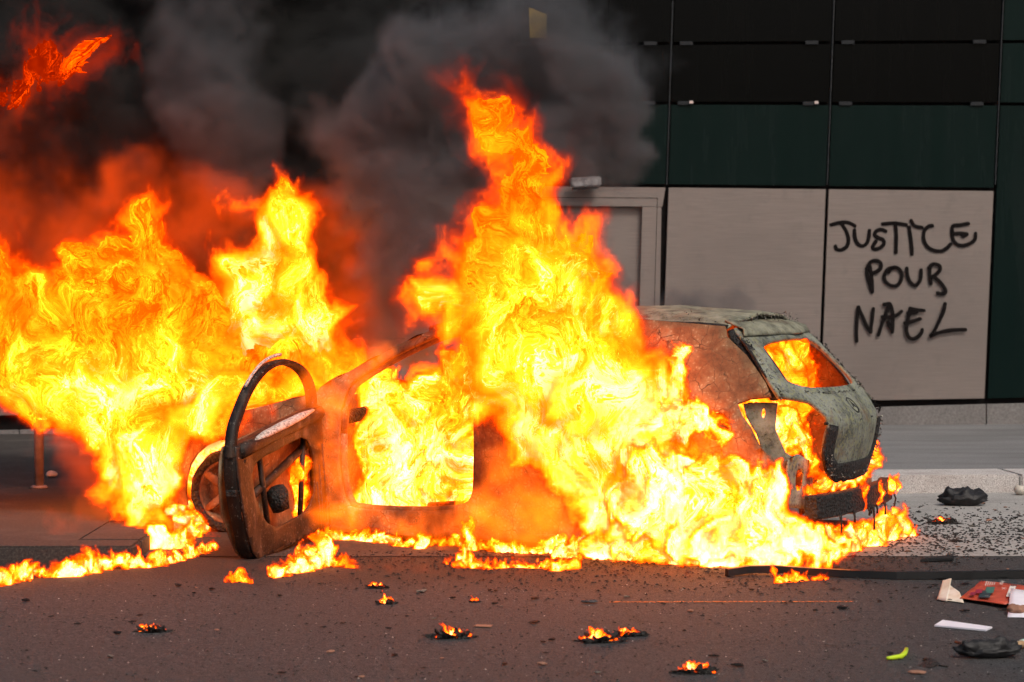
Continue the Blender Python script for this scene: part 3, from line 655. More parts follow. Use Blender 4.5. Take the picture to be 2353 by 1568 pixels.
# lamp recess, lamp hole panel and rear corner
def cornerp(u, v):      # u 0..1 round the rear-left corner
    xx = 3.56 + .30 * u; yy = -(hw(xx, v) - .05 - .16 * u * u); return (xx, yy, v)
lh = panel('lamp_recess', [(0, .955), (.35, .965), (.62, .96), (.62, .80), (.78, .66), (1.0, .60), (1.0, .55), (.6, .55), (.45, .62), (.28, .78), (.08, .88)], [arch(.40, .90, .030, 0, 330, 9)], cornerp, M_ash, car, .03, .01, 1)
for s in (-1, 1):
    def rc(y, z, s=s): return (3.90 - .12 * max(0, abs(y) - .55) + dent(4, y, z), s * y if False else y * 1.0, z)
    po = [(-.84, .34), (-.50, .30), (-.46, .40), (-.47, .52), (-.52, .60), (-.70, .655), (-.84, .63)]
    ho = [(-.735, .43), (-.625, .43), (-.615, .56), (-.73, .565)]
    if s > 0: po = [(-a, b) for a, b in po]; ho = [(-a, b) for a, b in ho]
    panel('bumper_mount', po, [smooth_loop(ho, 1)], rc, M_ashpale if s < 0 else M_rust, car, .04, .012, 1)
panel('rear_quarter_corner', [(.52, .6), (.84, .6), (.83, .95), (.55, .97)], [], tail(-.05), M_char, car, .06, .02, 1)
panel('rear_valance', [(-.48, .30), (.48, .30), (.48, .47), (-.48, .47)], [], lambda y, z: (3.86 + dent(2, y, z), y, z), M_char, car, .06, .015, 1)
# crash beam with melted plastic
V = []; N = 26
for i in range(N + 1):
    y = -.70 + 1.54 * i / N; x = 4.10 - .13 * (y - .07) ** 2
    lo = .255 + .018 * mn.noise(Vector((y * 9, 1, 0))) ; hi = .40 + .01 * mn.noise(Vector((y * 7, 4, 0)))
    V += [(x, y, lo), (x + .02 * mn.noise(Vector((y * 12, 8, 1))), y, hi), (x - .09, y, hi), (x - .09, y, lo)]
Fc = [(4 * i + k, 4 * i + (k + 1) % 4, 4 * i + 4 + (k + 1) % 4, 4 * i + 4 + k) for i in range(N) for k in range(4)] + [(3, 2, 1, 0), (4 * N, 4 * N + 1, 4 * N + 2, 4 * N + 3)]
beam = obj('crash_beam', V, Fc, M_char, car)
m_ = beam.modifiers.new('round', 'BEVEL'); m_.width = .012; m_.segments = 2
for i in range(7):
    y = rnd.uniform(-.6, .8); x = 4.105 - .13 * (y - .07) ** 2; L = rnd.choice((.02, .03, .05, .06, .13))
    tube('melt_drip', [(x, y, .27), (x + .006, y + .004, .26 - L * .5), (x + .004, y + .008, .25 - L)], [.010, .006, .008], M_char, beam, 5)
tube('loose_wire', [(4.0, .84, .38), (4.04, .86, .26), (4.02, .85, .14), (4.06, .88, .06)], .006, M_char, beam, 5)
for yy in (-.5, .55): prism('beam_bracket', [(3.86, yy, .29), (4.0, yy, .29), (4.0, yy, .38), (3.86, yy, .38)], (0, .05, 0), M_char, beam)
# underbody, bulkheads, bonnet, nose
panel('floor_pan', [(-.6, -.78), (3.82, -.74), (3.82, .74), (-.6, .78)], [], lambda x, y: (x, y, .10 + .05 * (abs(y) < .12) + dent(x, y, 1, .02)), M_char, car, .16, .03)
panel('bulkhead', [(-.8, .12), (.8, .12), (.8, .93), (-.8, .93)], [], lambda y, z: (.55 + dent(1, y, z, .03), y, z), M_rust, car, .12, .02)
panel('bonnet', [(-.78, -.62), (-.5, -.70), (.50, -.74), (.50, .74), (-.5, .70), (-.78, .62)], [], lambda x, y: (x, y, lin([(-.8, .66), (-.4, .76), (.1, .87), (.55, .98)], x) + .05 * (1 - (y / .76) ** 2) + dent(x, y, 3, .03)), M_rust, car, .08, .012)
panel('nose', [(-.66, .18), (.66, .18), (.70, .45), (.62, .66), (-.62, .66), (-.70, .45)], [smooth_loop([(-.35, .42), (.35, .42), (.32, .58), (-.32, .58)], 1)], lambda y, z: (-.86 + .17 * y * y + dent(0, y, z, .03), y, z), M_char, car, .07, .02)
tube('windscreen_header', [roof(1.33, t) for t in (-.97, -.5, 0, .5, .97)], .03, M_rust, car, 8)
tube('dashboard_bar', [(.72, -.75, .80), (.74, 0, .84), (.72, .75, .80)], .05, M_char, car, 8)
for yy in (-.38, .38):      # burnt seat frames
    st = tube('seat_frame', [(1.25, yy - .2, .22), (1.62, yy - .2, .26), (1.86, yy - .19, 1.02), (1.86, yy + .19, 1.02), (1.62, yy + .2, .26), (1.25, yy + .2, .22)], .022, M_rust, car, 8)
tube('seat_frame', [(2.35, -.6, .24), (2.62, -.6, .28), (2.85, -.58, .92), (2.85, .58, .92), (2.62, .6, .28), (2.35, .6, .24)], .022, M_rust, car, 8)
# wheels
def wheel(x, y, s, steer=0):
    w = empty('wheel', (x, y, .28), 0, car); w.scale = (1.1, 1.1, 1.0); w.rotation_euler = (math.pi / 2 * s, 0, steer)
    t_ = lathe('tyre', [(.20, -.09), (.245, -.10), (.262, -.06), (.266, 0), (.262, .06), (.245, .10), (.20, .09), (.195, 0)], 40, M_char, w)
    d_ = t_.modifiers.new('burn', 'DISPLACE'); tx = bpy.data.textures.new('burn', 'CLOUDS'); tx.noise_scale = .05; d_.texture = tx; d_.strength = .02
    r_ = lathe('rim', [(.205, .085), (.185, .075), (.18, -.02), (.07, .02), (.065, .05), (.0, .055), (.0, .03), (.06, 0), (.17, -.04), (.192, -.085), (.212, -.085), (.208, 0)], 40, M_rust, w)
    for k in range(5):
        a = k * 2 * math.pi / 5
        V_, F_ = tube_geo([(.05 * math.cos(a), .05 * math.sin(a), .045), (.19 * math.cos(a), .19 * math.sin(a), .07)], [.03, .022], 8, .5); obj('spoke', V_, F_, M_rust, r_, True)
    return w
wheel(-.13, -.78, 1, .12); wheel(0, .76, -1, .12); wheel(2.98, -.76, 1); wheel(2.98, .76, -1)
# ------------------------------------------------------------------ driver door, hanging open
HX, HYc = .62, -.87
hinge = car_m @ Vector((HX, HYc, 0)); free = Vector((-1.69, 14.5, 0)); dd = (free - hinge); ang = math.atan2(dd.y, dd.x)
door = empty('front_door', (HX, HYc, 0), 0, car); door.rotation_euler = (R(1.0), R(5.6), ang + PSI)      # sags towards its free end
door.scale = (1.22, 1.0, 1.06)
tag(door, 'charred driver door hanging open towards the street, window glass gone')
# door frame: x hinge -> free edge, +y inner side, z up
low = [(0, .12), (.25, .09), (.95, .085), (1.04, .16), (1.13, .40), (1.16, .62), (1.15, .80), (.6, .825), (0, .84)]
TH = .046
panel('outer_skin', low, [], lambda x, z: (x, -TH - .045 * math.sin(min(1, max(0, (z - .05) / .8)) * math.pi) + dent(x, 0, z, .02), z), M_rust, door, .06, .010)
hole = smooth_loop([(.14, .24), (.70, .22), (.88, .30), (.98, .50), (.97, .68), (.55, .70), (.16, .70)], 2)
ip = panel('inner_panel', low, [hole], lambda x, z: (x, TH * .8 + dent(x, 9, z, .03), z), M_door, door, .05, .014)
rim_o = resample(low, .05); V = []; 
for i, p in enumerate(rim_o):
    b_ = .006 * mn.noise(Vector((p[0] * 9, p[1] * 9, 2)))
    for yv, e in ((-TH - .006, -.012), (-TH * .5, .006), (0, .0), (TH * .5, .006), (TH * .8, -.004)):
        c_ = Vector((.58, .45)); q = Vector(p); dirv = (q - c_).normalized(); q = q + dirv * (e + b_); V.append((q.x, yv, q.y))
n_ = len(rim_o); obj('shut_face', V, [(i * 5 + k, i * 5 + k + 1, ((i + 1) % n_) * 5 + k + 1, ((i + 1) % n_) * 5 + k) for i in range(n_) for k in range(4)], M_door, door, True)
wf = [(.03, .82), (.05, .97), (.16, 1.09), (.34, 1.165), (.52, 1.185), (.70, 1.165), (.88, 1.09), (1.02, .98), (1.11, .88), (1.15, .74)]
wfp = []
for i in range(len(wf) - 1):
    p0, p1, p2, p3 = [Vector(wf[min(max(q, 0), len(wf) - 1)]) for q in (i - 1, i, i + 1, i + 2)]
    for k in range(4): t = k / 4; q = .5 * ((2 * p1) + (p2 - p0) * t + (2 * p0 - 5 * p1 + 4 * p2 - p3) * t * t + (3 * p1 - p0 - 3 * p2 + p3) * t ** 3); wfp.append((q[0], 0, q[1]))
wfp.append((wf[-1][0], 0, wf[-1][1]))
V = []; prof = [(-.017, -.040), (.017, -.040), (.020, .0), (.011, .040), (.0, .022), (-.011, .040), (-.020, 0)]
for i, p in enumerate(wfp):
    p = Vector(p); t = (Vector(wfp[min(i + 1, len(wfp) - 1)]) - Vector(wfp[max(i - 1, 0)])).normalized(); nn = Vector((t.z, 0, -t.x)) * -1
    for u, v in prof: V.append(p + nn * u + Vector((0, v * .85, 0)))
K = len(prof); wfo = obj('window_frame', V, [(i * K + k, i * K + (k + 1) % K, (i + 1) * K + (k + 1) % K, (i + 1) * K + k) for i in range(len(wfp) - 1) for k in range(K)], M_door, door, True)
tube('frame_trim', [Vector(wfp[i]) + Vector((0, .0, .046)) for i in range(14, 26)], .010, M_whiteash, wfo, 6)
tube('belt_rail', [(.0, .03, .80), (.3, .035, .79), (.6, .04, .785), (.95, .04, .77), (1.1, .03, .76)], .045, M_door, door, 8)
tube('ash_layer', [(.12, .05, .835), (.3, .055, .83), (.55, .06, .822), (.8, .06, .812), (.95, .055, .802)], [.012, .03, .034, .03, .012], M_whiteash, door, 8, .6)
tube('impact_bar', [(.08, -.02, .62), (1.05, -.02, .42)], .026, M_door, door, 8)
tube('window_rail', [(.16, .0, .76), (.30, .0, .16)], .018, M_door, door, 6)
tube('window_rail', [(.80, .0, .76), (.72, .0, .16)], .018, M_door, door, 6)
rock('melted_motor', (.62, .02, .30), .09, M_char, seed=4, flat=1.0, parent=door)
prism('lock_slot', [(1.168, -.03, .52), (1.168, .035, .52), (1.166, .035, .555), (1.166, -.03, .555)], (.012, 0, 0), M_char, door)
for zz in (.30, .62): prism('hinge', [(-.05, -.03, zz), (.03, -.03, zz), (.03, .03, zz), (-.05, .03, zz)], (0, 0, .07), M_char, door, .006)
for xx, zz in ((.30, .15), (.52, .14), (.75, .15), (1.07, .45), (1.06, .70), (.08, .70), (.07, .30), (.4, .755), (.7, .75)): tube('panel_bolt', [(xx, TH * .8 - .005, zz), (xx, TH * .8 + .012, zz)], .012, M_char, door, 6)
tube('check_strap', [(.02, .03, .45), (-.10, .08, .46)], .014, M_char, door, 6)
for x0, z0, L in ((.10, .62, .4), (.16, .5, .5), (.06, .42, .35), (.2, .40, .28)): tube('hanging_wire', [(x0, .09, z0), (x0 + .03, .11, z0 - L * .5), (x0 + .01, .10, z0 - L)], .006, M_char, door, 5)
# ash flakes and crumbling char along the edges
def flakes(name, pts, n, size, spread, m, parent, seed):
    r_ = random.Random(seed); V, Fc = [], []
    for _ in range(n):
        i = r_.randrange(len(pts) - 1); p = Vector(pts[i]).lerp(Vector(pts[i + 1]), r_.random()) + Vector((r_.gauss(0, spread), r_.gauss(0, spread), r_.gauss(0, spread)))
        s = size * r_.uniform(.4, 1.5); b = len(V); rot = Matrix.Rotation(r_.uniform(0, 6.28), 3, Vector((r_.gauss(0, 1), r_.gauss(0, 1), r_.gauss(0, 1))).normalized())
        for q in ((-1, -.6, 0), (1, -.5, .1), (.7, .7, -.1), (-.8, .6, .15), (0, 0, .3)): V.append(p + rot @ (Vector((q[0] * 1.9, q[1] * .8, q[2])) * s))
        Fc += [(b, b + 1, b + 4), (b + 1, b + 2, b + 4), (b + 2, b + 3, b + 4), (b + 3, b, b + 4), (b + 3, b + 2, b + 1, b)]
    o = obj(name, V, Fc, m, parent); o['kind'] = 'stuff'; return o
t2 = tail(.03)
flakes('char_flakes', [t2(y, z) for y, z in ((-.46, .62), (-.38, .53), (-.2, .49), (.1, .48), (.34, .50), (.46, .58), (.52, .70), (.54, .82))], 420, .007, .014, M_flake, tgate, 1)
flakes('char_flakes', [t2(y, z) for y, z in ((.60, 1.39), (.68, 1.25), (.76, 1.06), (.82, .95), (.80, .85)) ], 300, .007, .009, M_char, tgate, 2)
flakes('char_flakes', [t2(y, z) for y, z in ((-.62, 1.03), (-.3, 1.01), (.0, 1.0), (.3, 1.0), (.62, 1.02), (.68, 1.08))], 260, .007, .007, M_flake, tgate, 3)
flakes('char_flakes', [(3.50 - .16 * y * y, y, 1.455 + .035 * (1 - y * y * 3)) for y in [-.55 + .1 * i for i in range(12)]], 130, .005, .014, M_flake, car, 4)
flakes('char_flakes', [t2(y, z) for y, z in ((-.78, 1.0), (-.70, 1.2), (-.62, 1.36))], 140, .007, .008, M_flake, tgate, 5)
flakes('char_flakes', [(x, -hw(x, 1.4) + .06, 1.46) for x in (2.4, 2.9, 3.35)], 50, .005, .03, M_flake, car, 6)
# ================================================================== FLAMES
def loc(*pts): return [(car_m @ Vector((x, y, z)), r) for x, y, z, r in pts]
# rear: the great plume from the back doors over the roof
flame([pxs((1540, 1215, 100, 14.72), (1450, 1080, 165, 14.78), (1370, 950, 195, 14.85), (1270, 810, 200, 15.0), (1210, 660, 180, 15.2), (1190, 510, 118, 15.3), (1205, 380, 84, 15.4), (1115, 245, 66, 15.4), (1060, 150, 34, 15.4), (1045, 105, 12, 15.4)),
       pxs((1250, 420, 50, 15.4), (1300, 330, 14, 15.4)), pxs((1100, 270, 40, 15.4), (1040, 230, 14, 15.4)),
       pxs((1290, 680, 130, 15.1), (1380, 560, 60, 15.2), (1410, 620, 30, 15.2)),
       pxs((1400, 820, 120, 14.9), (1450, 740, 40, 15.0), (1465, 700, 12, 15.0)),
       pxs((1440, 930, 110, 14.8), (1535, 860, 34, 14.8)),
       pxs((1120, 720, 110, 15.2), (990, 690, 55, 15.3), (920, 660, 16, 15.3)),
       pxs((1170, 890, 100, 15.0), (1050, 820, 50, 15.1)),
       pxs((1060, 620, 60, 15.3), (1010, 540, 16, 15.3)), pxs((1150, 560, 60, 15.3), (1090, 450, 20, 15.3))],
      'huge yellow flame plume rising from the rear doors over the roof', 'great plumes of fire on the car', vox=.021, sz=.75, heat=1.0, dz=.31, core=-.19, sigma=9.)
# low rolling fire under the rear wing out to the bumper
flame([pxs((1400, 1255, 42, 14.75), (1600, 1235, 75, 14.5), (1750, 1222, 78, 14.25), (1850, 1252, 42, 14.15), (1960, 1278, 16, 14.15)),
       pxs((1660, 1140, 80, 14.35), (1760, 1155, 70, 14.2)),
       pxs((1500, 1130, 110, 14.5), (1640, 1130, 60, 14.35))],
      'low yellow-white fire rolling over the ground below the rear wing', 'great plumes of fire on the car', vox=.016, sz=.55, heat=.95, dz=.16)
# front: engine fire leaning to the left
flame([pxs((330, 1240, 50, 15.6), (315, 1110, 80, 16.0), (390, 930, 205, 16.8), (320, 780, 215, 16.9), (330, 620, 125, 17.0), (350, 500, 55, 17.0), (375, 440, 16, 17.0)),
       pxs((330, 1060, 70, 16.2), (170, 880, 120, 16.5), (20, 760, 170, 16.7), (-120, 640, 150, 16.8)),
       pxs((30, 700, 130, 16.8), (10, 570, 60, 16.9)),
       pxs((380, 900, 180, 16.8), (560, 930, 190, 17.1), (700, 890, 140, 17.2), (800, 830, 50, 17.2)),
       pxs((330, 560, 50, 17.0), (410, 540, 20, 17.0)),
       pxs((440, 940, 70, 16.05), (560, 910, 65, 16.2), (690, 880, 60, 16.4))],
      'wide orange flame pouring from the engine bay and leaning left', 'great plumes of fire on the car', vox=.024, sz=.8, heat=.88, dz=.35, core=-.17, sigma=9.)
flame([pxs((650, 900, 130, 17.3), (660, 740, 130, 17.3), (645, 600, 92, 17.3), (650, 480, 70, 17.3), (640, 400, 26, 17.3), (655, 370, 8, 17.3)),
       pxs((590, 480, 32, 17.3), (520, 450, 12, 17.3)), pxs((600, 760, 110, 17.2), (540, 600, 40, 17.2))],
      'tall narrow yellow flame rising behind the open driver door', 'great plumes of fire on the car', vox=.02, sz=.75, heat=1.0, dz=.26, core=-.16, sigma=9.)
flame([pxs((40, 215, 40, 17.2), (110, 125, 66, 17.2), (70, 60, 34, 17.2)), pxs((110, 120, 60, 17.2), (200, 155, 46, 17.2), (285, 130, 14, 17.2)), pxs((60, 190, 50, 17.2), (-30, 210, 50, 17.2)), pxs((130, 170, 40, 17.2), (140, 235, 14, 17.2))],
      'torn-off red flame drifting in the smoke at upper left', 'great plumes of fire on the car', vox=.022, sz=.8, heat=-.26, dz=.02, core=-.13, rag=.55, sigma=8., low=.0)
# inside the cabin and the boot
flame([loc((.92, -.38, .25, .26), (1.72, -.38, .25, .26)), loc((.95, -.2, .45, .30), (1.2, -.1, .72, .34), (1.5, .0, .85, .30)), loc((.86, -.42, .4, .18), (.90, -.38, .95, .16)), loc((1.5, -.1, .4, .25), (1.72, .1, .8, .2)), loc((1.15, .1, .85, .2), (1.6, .25, 1.1, .2), (1.9, .2, 1.12, .2)), loc((1.0, -.42, .80, .14), (1.3, -.38, 1.08, .15), (1.6, -.36, 1.15, .14))],
      'white-yellow fire filling the cabin behind the driver door opening', 'fires inside the car', vox=.018, sz=.6, heat=.88, dz=.35, floor=.15, roof=1.28)
flame([loc((3.0, -.2, .75, .26), (3.38, .05, 1.0, .27), (3.45, .35, 1.07, .22)), loc((3.35, -.2, .95, .2), (3.4, -.3, 1.2, .08)), loc((3.45, .3, 1.0, .16), (3.55, .45, 1.02, .1))],
      'orange fire seen through the empty tailgate window', 'fires inside the car', vox=.013, sz=.4, heat=.55, dz=.1, floor=.5, roof=1.33)
flame([loc((3.62, -.52, .78, .13), (3.74, -.42, .72, .11)), loc((3.74, -.52, .88, .05), (3.88, -.54, .72, .05), (3.94, -.53, .60, .035), (3.96, -.52, .52, .02))],
      'yellow fire pouring out of the empty tail-lamp hole', 'fires inside the car', vox=.010, sz=.3, heat=.75, dz=.1, floor=.4)
flame([loc((3.80, -.68, .49, .06), (3.72, -.68, .48, .06))], 'small bright fire behind the square hole in the bumper mount', 'fires inside the car', vox=.009, sz=.25, heat=.8, dz=.0, glow=False)
# white-hot jet at the fuel filler
flame([loc((2.95, -1.0, 1.08, .06), (3.06, -1.02, .93, .14), (3.25, -1.0, .87, .12), (3.42, -.94, .84, .07)), loc((3.1, -1.0, .95, .12), (3.18, -.96, 1.12, .06), (3.22, -.92, 1.26, .02)), loc((3.42, -.93, .88, .045), (3.47, -.92, .82, .035), (3.42, -.92, .75, .03))],
      'white-hot jet of fire bursting out at the round fuel filler hole', 'fires inside the car', vox=.013, sz=.45, heat=.95, dz=.05)
# bumper fires
flame([loc((3.90, -.6, .44, .04), (3.93, -.1, .45, .045), (3.90, .45, .47, .05), (3.87, .78, .52, .06), (3.85, .86, .66, .02))],
      'flames running along the top of the black crash beam', 'fires at the rear bumper', vox=.011, sz=.32, heat=.85, dz=.5)
flame([loc((3.95, -.45, .05, .08), (4.0, .05, .05, .09), (4.05, .45, .06, .09), (4.05, .80, .06, .08), (4.12, 1.0, .04, .04))],
      'fire on the ground under the hanging crash beam', 'fires at the rear bumper', vox=.012, sz=.36, heat=.9, dz=.5)
for y0, z0, lk in ((-.05, .36, 'leftmost'), (.28, .36, 'second from the left'), (.62, .37, 'third from the left'), (.76, .36, 'rightmost')):
    flame([loc((4.125 - .13 * (y0 - .07) ** 2, y0, z0, .022), (4.12 - .13 * (y0 - .07) ** 2, y0 + .02, z0 + .07, .008)), loc((4.125 - .13 * (y0 - .07) ** 2, y0, z0, .02), (4.12 - .13 * (y0 - .07) ** 2, y0 - .01, z0 - .07, .008))],
          'small flame licking the face of the crash beam, ' + lk + ' of four', 'licks on the crash beam', vox=.005, sz=.16, heat=.75, dz=2., core=-.06)
# fire on the ground along the sill
_gr = random.Random(11)
def gl(*pts, n=2):
    out = []
    for (a, b, r), (a2, b2, r2) in zip(pts[:-1], pts[1:]):
        for k in range(n):
            t = k / n; q = (r + (r2 - r) * t) * _gr.choice((.6, .7, .8, .95)); out.append((gnd(a + (a2 - a) * t + _gr.gauss(0, 3), b + (b2 - b) * t + _gr.gauss(0, 3)) + Vector((0, 0, q * _gr.uniform(.2, 1.0))), q))
    out.append((gnd(pts[-1][0], pts[-1][1]) + Vector((0, 0, pts[-1][2] * .5)), pts[-1][2] * .5)); return out
flame([gl((735, 1238, .03), (860, 1248, .035), (980, 1258, .035), (1120, 1264, .035), (1260, 1275, .05), (1400, 1282, .07)),
       [(gnd(972, 1262) + Vector((0, 0, .03)), .05), (gnd(968, 1262) + Vector((0, 0, .13)), .012)],
       [(gnd(1078, 1268) + Vector((0, 0, .03)), .06), (gnd(1072, 1268) + Vector((0, 0, .14)), .035), (gnd(1062, 1268) + Vector((0, 0, .24)), .01)],
       [(gnd(1300, 1285) + Vector((0, 0, .03)), .07), (gnd(1318, 1285) + Vector((0, 0, .15)), .015)]],
      'thin line of fire burning along the ground below the sill', 'fires on the ground', vox=.010, sz=.28, heat=.95, dz=.9)
flame([gl((1035, 1300, .04), (1075, 1302, .06), (1180, 1305, .035), (1290, 1312, .05), (1325, 1300, .04)), [(gnd(1060, 1303) + Vector((0, 0, .03)), .05), (gnd(1070, 1303) + Vector((0, 0, .12)), .02)]],
      'low scattered fire on the road below the rear door', 'fires on the ground', vox=.010, sz=.26, heat=.9, dz=1.2, core=-.09, low=.15)
flame([gl((640, 1325, .03), (690, 1312, .06), (745, 1300, .07), (800, 1305, .05)), [(gnd(745, 1302) + Vector((0, 0, .05)), .07), (gnd(735, 1302) + Vector((0, 0, .17)), .02)], [(gnd(690, 1312) + Vector((0, 0, .04)), .05), (gnd(700, 1312) + Vector((0, 0, .15)), .012)]],
      'low fire on the road right of the open driver door', 'fires on the ground', vox=.010, sz=.28, heat=.92, dz=1.)
flame([loc((.62, -1.15, .25, .07), (.60, -1.2, .42, .06), (.62, -1.15, .55, .02))], 'yellow flame inside the hollow of the open driver door', 'fires on the ground', vox=.010, sz=.3, heat=.7, dz=.3, core=-.09, low=.15)
flame([gl((515, 1342, .02), (545, 1338, .035), (575, 1342, .03))], 'small fire at the lower tip of the open driver door', 'fires on the ground', vox=.007, sz=.18, heat=.6, dz=.8, core=-.09, low=.15)
flame([gl((-60, 1348, .05), (90, 1330, .045), (180, 1318, .05), (300, 1302, .055), (400, 1290, .06), (480, 1268, .05)), [(gnd(185, 1318) + Vector((0, 0, .04)), .06), (gnd(195, 1318) + Vector((0, 0, .14)), .015)]],
      'line of fire running along the gutter to the left edge', 'fires on the ground', vox=.011, sz=.30, heat=.92, dz=1.)
flame([gl((460, 1235, .07), (400, 1205, .12), (310, 1195, .09), (225, 1188, .03)), gl((420, 1265, .10), (340, 1262, .06))],
      'fire spreading over the kerb corner in front of the car', 'fires on the ground', vox=.015, sz=.45, heat=.95, dz=.4)
# small burning scraps on the road: scrap + its flame
def scrap(px, py, w, label, fl=1.0, m=M_char, seed=1):
    p = gnd(px, py); e = tag(empty('burning_scrap', tuple(p)), label, 'burning scrap', 'burning scraps on the road')
    bm = bmesh.new(); bmesh.ops.create_icosphere(bm, subdivisions=4, radius=1)
    for v in bm.verts:
        c = v.co.copy(); n1 = mn.noise(c * 1.6 + Vector((seed * 3, 0, 0))); n2 = mn.noise(c * 4.5 + Vector((0, seed, 0))); n3 = mn.noise(c * 9 + Vector((0, 0, seed)))
        rr = max(.15, 1 + .9 * n1 + .5 * n2 + .3 * n3)
        v.co = Vector((c.x * w * .85 * rr, c.y * w * .42 * rr, max(0, (c.z * .16 + .06) * w * (1 + 1.6 * n2 + 1.4 * n3))))
    bmobj('charred_paper', bm, m, e)
    if fl:
        o = flame([[(p + Vector((-w * .75, 0, .008)), w * .06), (p + Vector((-w * .2, 0, .015)), w * .19), (p + Vector((w * .3, 0, .014)), w * .15), (p + Vector((w * .7, 0, .01)), w * .08)], [(p + Vector((-w * .2, 0, .015)), w * .16), (p + Vector((-w * .5, 0, .015 + w * .5 * fl)), w * .04)], [(p + Vector((w * .25, 0, .015)), w * .12), (p + Vector((w * .12, 0, .012 + w * .32 * fl)), w * .03)]],
              None, vox=max(.004, w * .05), sz=w * 1.1, heat=.85, dz=4., core=-.05, low=.18, parent=None, name='scrap_flame')
        o.parent = e; o.matrix_parent_inverse = Matrix.Translation(-p)
    return e
for i, (px, py, w, lb, fl) in enumerate([
        (350, 1452, .085, 'burning scrap with a flat orange flame alone at lower left', .25), (1040, 1466, .11, 'crumpled black scrap burning on the road below the sill', .8),
        (1382, 1475, .12, 'flat black scrap with an orange flame, nearer of the burning pair', .5), (1440, 1462, .085, 'black scrap with a small flame, farther of the burning pair', .7),
        (1602, 1547, .095, 'burning scrap at the bottom edge of the picture', .4), (2168, 1205, .11, 'burning scrap on the pale bay surface right of the bumper', .45),
        (866, 1352, .06, 'tiny burning scrap below the middle of the sill', .5), (890, 1388, .06, 'tiny scrap with a pointed curling flame', 1.6), (1090, 1384, .03, 'tiny glowing scrap right of the curling flame', .8)]):
    scrap(px, py, w, lb, fl, seed=i + 2)
# ================================================================== SMOKE
def smoke(name, chains, label, dens, vox, sz=1.0, albedo=(.26, .27, .285), k=.3, rag=.7, emit=None):
    _seed[0] += 1; s = _seed[0]; off = (s * 7.31 % 50, s * 3.17 % 50, s * 5.73 % 50); segs = []
    for ch in chains:
        for (a, ra), (b, rb) in zip(ch[:-1], ch[1:]): segs.append((Vector(a), Vector(b), ra, rb))
    pad = .5 * sz
    lo = tuple(max(.02, min(min(a[i] - ra, b[i] - rb) for a, b, ra, rb in segs) - pad) if i == 2 else min(min(a[i] - ra, b[i] - rb) for a, b, ra, rb in segs) - pad for i in range(3))
    hi = tuple(max(max(a[i] + ra, b[i] + rb) for a, b, ra, rb in segs) + pad for i in range(3))
    def den(g, pos):
        q = g.v('ADD', pos, off)
        w1 = g.v('SUBTRACT', g.noise(q, .9 / sz, 2, .5, out=1), (.5, .5, .5)); p1 = g.v('MULTIPLY_ADD', w1, (.9 * sz, .9 * sz, .9 * sz), pos)
        w2 = g.v('SUBTRACT', g.noise(g.v('ADD', p1, off), 2.6 / sz, 5, .62, out=1), (.5, .5, .5)); p2 = g.v('MULTIPLY_ADD', w2, (rag * sz, rag * sz, rag * sz), p1)
        d = capsules(g, p2, segs, k * sz); n = g.noise(g.v('ADD', p2, off), 2.2 / sz, 3, .6)
        return g.m('MULTIPLY', g.rng(d, .05 * sz, -.2 * sz, 0, 1, True), g.rng(n, .38, .6, .12, 1.3))
    m = bpy.data.materials.new('smoke'); m.use_nodes = True; t = m.node_tree; t.nodes.clear(); g = NG(t)
    f = g.n('ShaderNodeAttribute', attribute_name='density').outputs['Fac']
    pv = g.n('ShaderNodeVolumePrincipled'); pv.inputs['Color'].default_value = (*albedo, 1); g.put(pv.inputs['Density'], g.m('MULTIPLY', f, dens)); pv.inputs['Density Attribute'].default_value = ''; pv.inputs['Anisotropy'].default_value = .1
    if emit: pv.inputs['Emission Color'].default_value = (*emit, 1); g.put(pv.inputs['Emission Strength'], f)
    o = g.n('ShaderNodeOutputMaterial'); t.links.new(pv.outputs[0], o.inputs['Volume'])
    ob = link(bpy.data.objects.new(name, bpy.data.meshes.new(name))); tag(ob, label, 'smoke', kind='stuff')
    LATE.append((ob, lambda: gtree('smoke', (lo, hi), vox, den, m, False)))
    return ob
smoke('smoke', [pxs((620, 900, 90, 17.9), (560, 620, 190, 18.2), (420, 400, 210, 18.3), (480, 150, 170, 18.5), (420, -150, 220, 18.7)),
                pxs((60, 520, 160, 18.2), (120, 300, 230, 18.4), (60, 60, 230, 18.6), (-100, -150, 250, 18.8)),
                pxs((820, 780, 90, 17.6), (780, 560, 150, 18.0), (740, 380, 170, 18.3), (720, 150, 170, 18.9), (750, -100, 200, 19.2))],
      'thick dark brown and grey smoke rising from the burning engine bay', 10.0, .05, albedo=(.10, .10, .10), rag=.9)
smoke('smoke', [pxs((930, 760, 90, 16.4), (930, 560, 120, 16.6), (900, 440, 130, 16.9), (880, 330, 140, 17.2), (1020, 180, 160, 17.2), (1200, 110, 150, 17.2), (1320, 230, 130, 17.0), (1340, 330, 100, 16.8), (1290, 420, 60, 16.6)),
                pxs((960, 700, 80, 16.7), (1020, 520, 110, 16.9), (1080, 380, 130, 17.0), (1200, 280, 130, 17.1))],
      'billowing grey smoke cloud curling around the top of the rear plume', 6.0, .038, .8, rag=1.0)
smoke('smoke', [pxs((1380, 60, 60, 17.2), (1480, 140, 50, 17.2), (1500, 280, 34, 17.2)), pxs((1350, 420, 40, 16.9), (1380, 560, 30, 16.6))],
      'thin grey wisps trailing off the smoke cloud in front of the windows', 1.3, .04, .7, rag=1.2)
smoke('smoke', [pxs((560, 430, 70, 17.5), (520, 280, 110, 17.6), (470, 130, 120, 17.8), (500, -60, 130, 18.0))],
      'pale grey smoke column in front of the black smoke at upper left', 5.0, .05, .8, albedo=(.24, .25, .265), rag=.8)
